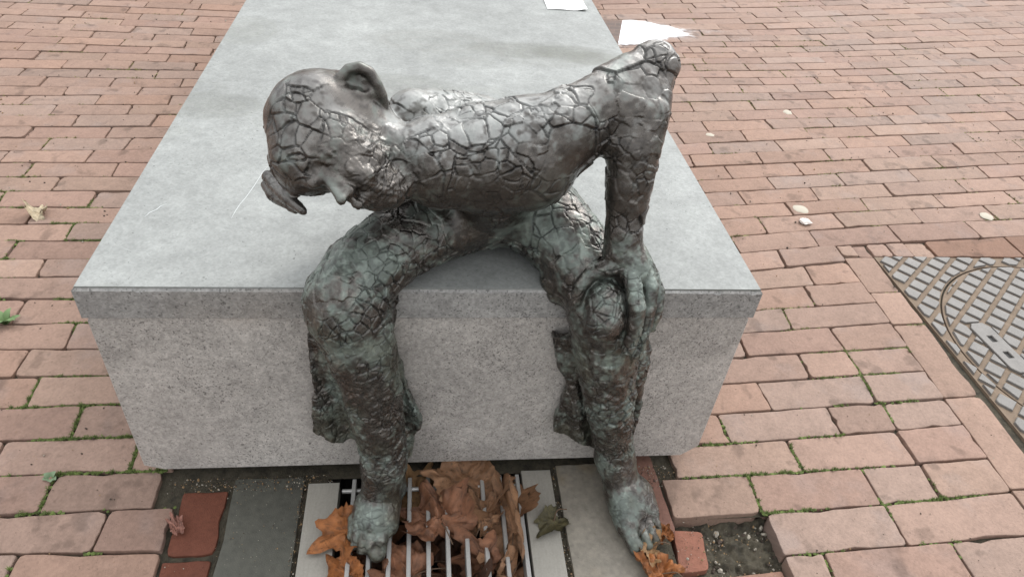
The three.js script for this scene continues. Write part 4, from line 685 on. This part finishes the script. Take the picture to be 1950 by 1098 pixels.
// ---------------------------------------------------------------- moss and grass in the joints, grit on the bricks
{
  const R = rng(71), M = new THREE.Matrix4(), Q = new THREE.Quaternion(), up = new THREE.Vector3(0, 1, 0), tufts = [], pads = [];
  for (const [x0, z0, x1, z1] of JOINTS) {
    const mx = (x0 + x1) / 2, mz = (z0 + z1) / 2; if (mz > 0.6 || mz < -3.2 || mx > 2.6) continue;
    const L = Math.hypot(x1 - x0, z1 - z0), left = mx < 0, near = left ? sstep(-1.3, -0.5, mz) : 0.75 * sstep(-0.75, 0.05, mz) + 0.12;
    const n = Math.round(L * (left ? 1300 : 800));
    for (let i = 0; i < n; i++) {
      const t = R(), x = lerp(x0, x1, t) + (R() - 0.5) * 0.004, z = lerp(z0, z1, t) + (R() - 0.5) * 0.004, d = fbm3(x * 9, 3, z * 9, 3, 2) , want = sstep(0.62 - 0.22 * near, 0.72 - 0.1 * near, d);
      if (R() < want * (0.25 + 0.75 * near)) (R() < 0.55 ? pads : tufts).push([x, z, near, d]);
    }
  }
  const tg = mergeGeometries([0, 1, 2, 3, 4, 5].map((i) => { const g = blade(0.0075 * (0.7 + 0.5 * R()), 0.0007, 0.3); g.rotateX(0.7 + 0.5 * R()); g.rotateY(i * 1.05 + R()); return g; }));
  const pg = new THREE.IcosahedronGeometry(0.0042, 2); { const p = pg.attributes.position; for (let i = 0; i < p.count; i++) { const k = 0.7 + 0.6 * noise3(p.getX(i) * 500, p.getY(i) * 500, p.getZ(i) * 500, 3); p.setXYZ(i, p.getX(i) * k, p.getY(i) * k * 0.6, p.getZ(i) * k); } pg.computeVertexNormals(); }
  const put = (name, g, list, s0, s1, y) => {
    const im = new THREE.InstancedMesh(g, new THREE.MeshStandardMaterial({ color: 0xffffff, roughness: 0.9, side: THREE.DoubleSide }), list.length), c = new THREE.Color(); im.name = name; im.castShadow = im.receiveShadow = true;
    list.forEach(([x, z, near], i) => { const s = lerp(s0, s1, R()); M.compose(new THREE.Vector3(x, y, z), Q.setFromAxisAngle(up, R() * 6.28), new THREE.Vector3(s, s * (0.7 + 0.6 * R()), s)); im.setMatrixAt(i, M); const k = 0.6 + 0.7 * R(), dry = clamp(1 - near * 1.3 + 0.3 * (R() - 0.5)); c.setRGB(lerp(0.1, 0.2, dry) * k, lerp(0.135, 0.175, dry) * k, lerp(0.032, 0.075, dry) * k); im.setColorAt(i, c); });
    stuff(im); scene.add(im);
  };
  put('grass_tufts', tg, tufts, 0.55, 1.3, -0.004); put('moss', pg, pads, 0.3, 0.9, -0.003); console.log('moss', pads.length, 'tufts', tufts.length);
  // grit: pale and dark crumbs, thicker under the block, in the pit and beside the drain
  const crumbs = [], drop = (n, x0, x1, z0, z1, y, s0, s1, far) => { for (let i = 0; i < n; i++) { const x = lerp(x0, x1, R()), z = lerp(z0, z1, R()); if (z < 0.0 && Math.abs(x) < 0.5) continue; if (z > 0 && x > -0.17 && x < 0.165 && y > -0.02) continue; crumbs.push([x, y, z, lerp(s0, s1, R() * R() * (far ? 1 : R())), R()]); } };
  drop(500, -1.1, -0.36, -0.7, 0.35, 0.001, 0.0006, 0.0035); drop(420, 0.4, 1.3, -0.7, 0.35, 0.001, 0.0006, 0.003); drop(260, -1.6, -0.8, -2.3, -0.7, 0.001, 0.0012, 0.004, 1); drop(420, 0.85, 2.6, -2.5, -0.7, 0.001, 0.0012, 0.0042, 1);
  drop(1500, 0.41, 0.606, 0.115, 0.3, -0.031, 0.0006, 0.0035); drop(90, 0.46, 0.6, 0.12, 0.24, -0.031, 0.002, 0.008, 1); drop(500, -0.46, -0.18, 0.0, 0.03, -0.003, 0.0006, 0.003); drop(330, -0.235, -0.218, 0.02, 0.3, -0.003, 0.0006, 0.0028); drop(260, 0.215, 0.226, 0.0, 0.3, -0.003, 0.0006, 0.0026); drop(700, 0.365, 0.48, -0.03, 0.05, -0.003, 0.0006, 0.003); drop(200, -0.36, -0.22, 0.03, 0.3, -0.003, 0.0005, 0.0018); drop(150, 0.4, 0.5, 0.1, 0.25, -0.006, 0.0006, 0.003);
  const cg = new THREE.DodecahedronGeometry(1, 0); const im = new THREE.InstancedMesh(cg, new THREE.MeshStandardMaterial({ roughness: 0.85 }), crumbs.length), c = new THREE.Color(), e = new THREE.Euler();
  crumbs.forEach(([x, y, z, s, t], i) => { M.compose(new THREE.Vector3(x, y, z), Q.setFromEuler(e.set(R() * 6, R() * 6, R() * 6)), new THREE.Vector3(s, s * 0.6, s * (0.6 + 0.6 * R()))); im.setMatrixAt(i, M); if (t < 0.2) c.setRGB(0.3, 0.27, 0.22); else if (t < 0.75) c.setRGB(0.05, 0.035, 0.025); else c.setRGB(0.25, 0.16, 0.08); im.setColorAt(i, c); });
  im.name = 'grit'; im.castShadow = im.receiveShadow = true; stuff(im); scene.add(im);
}

renderer.render(scene, camera);
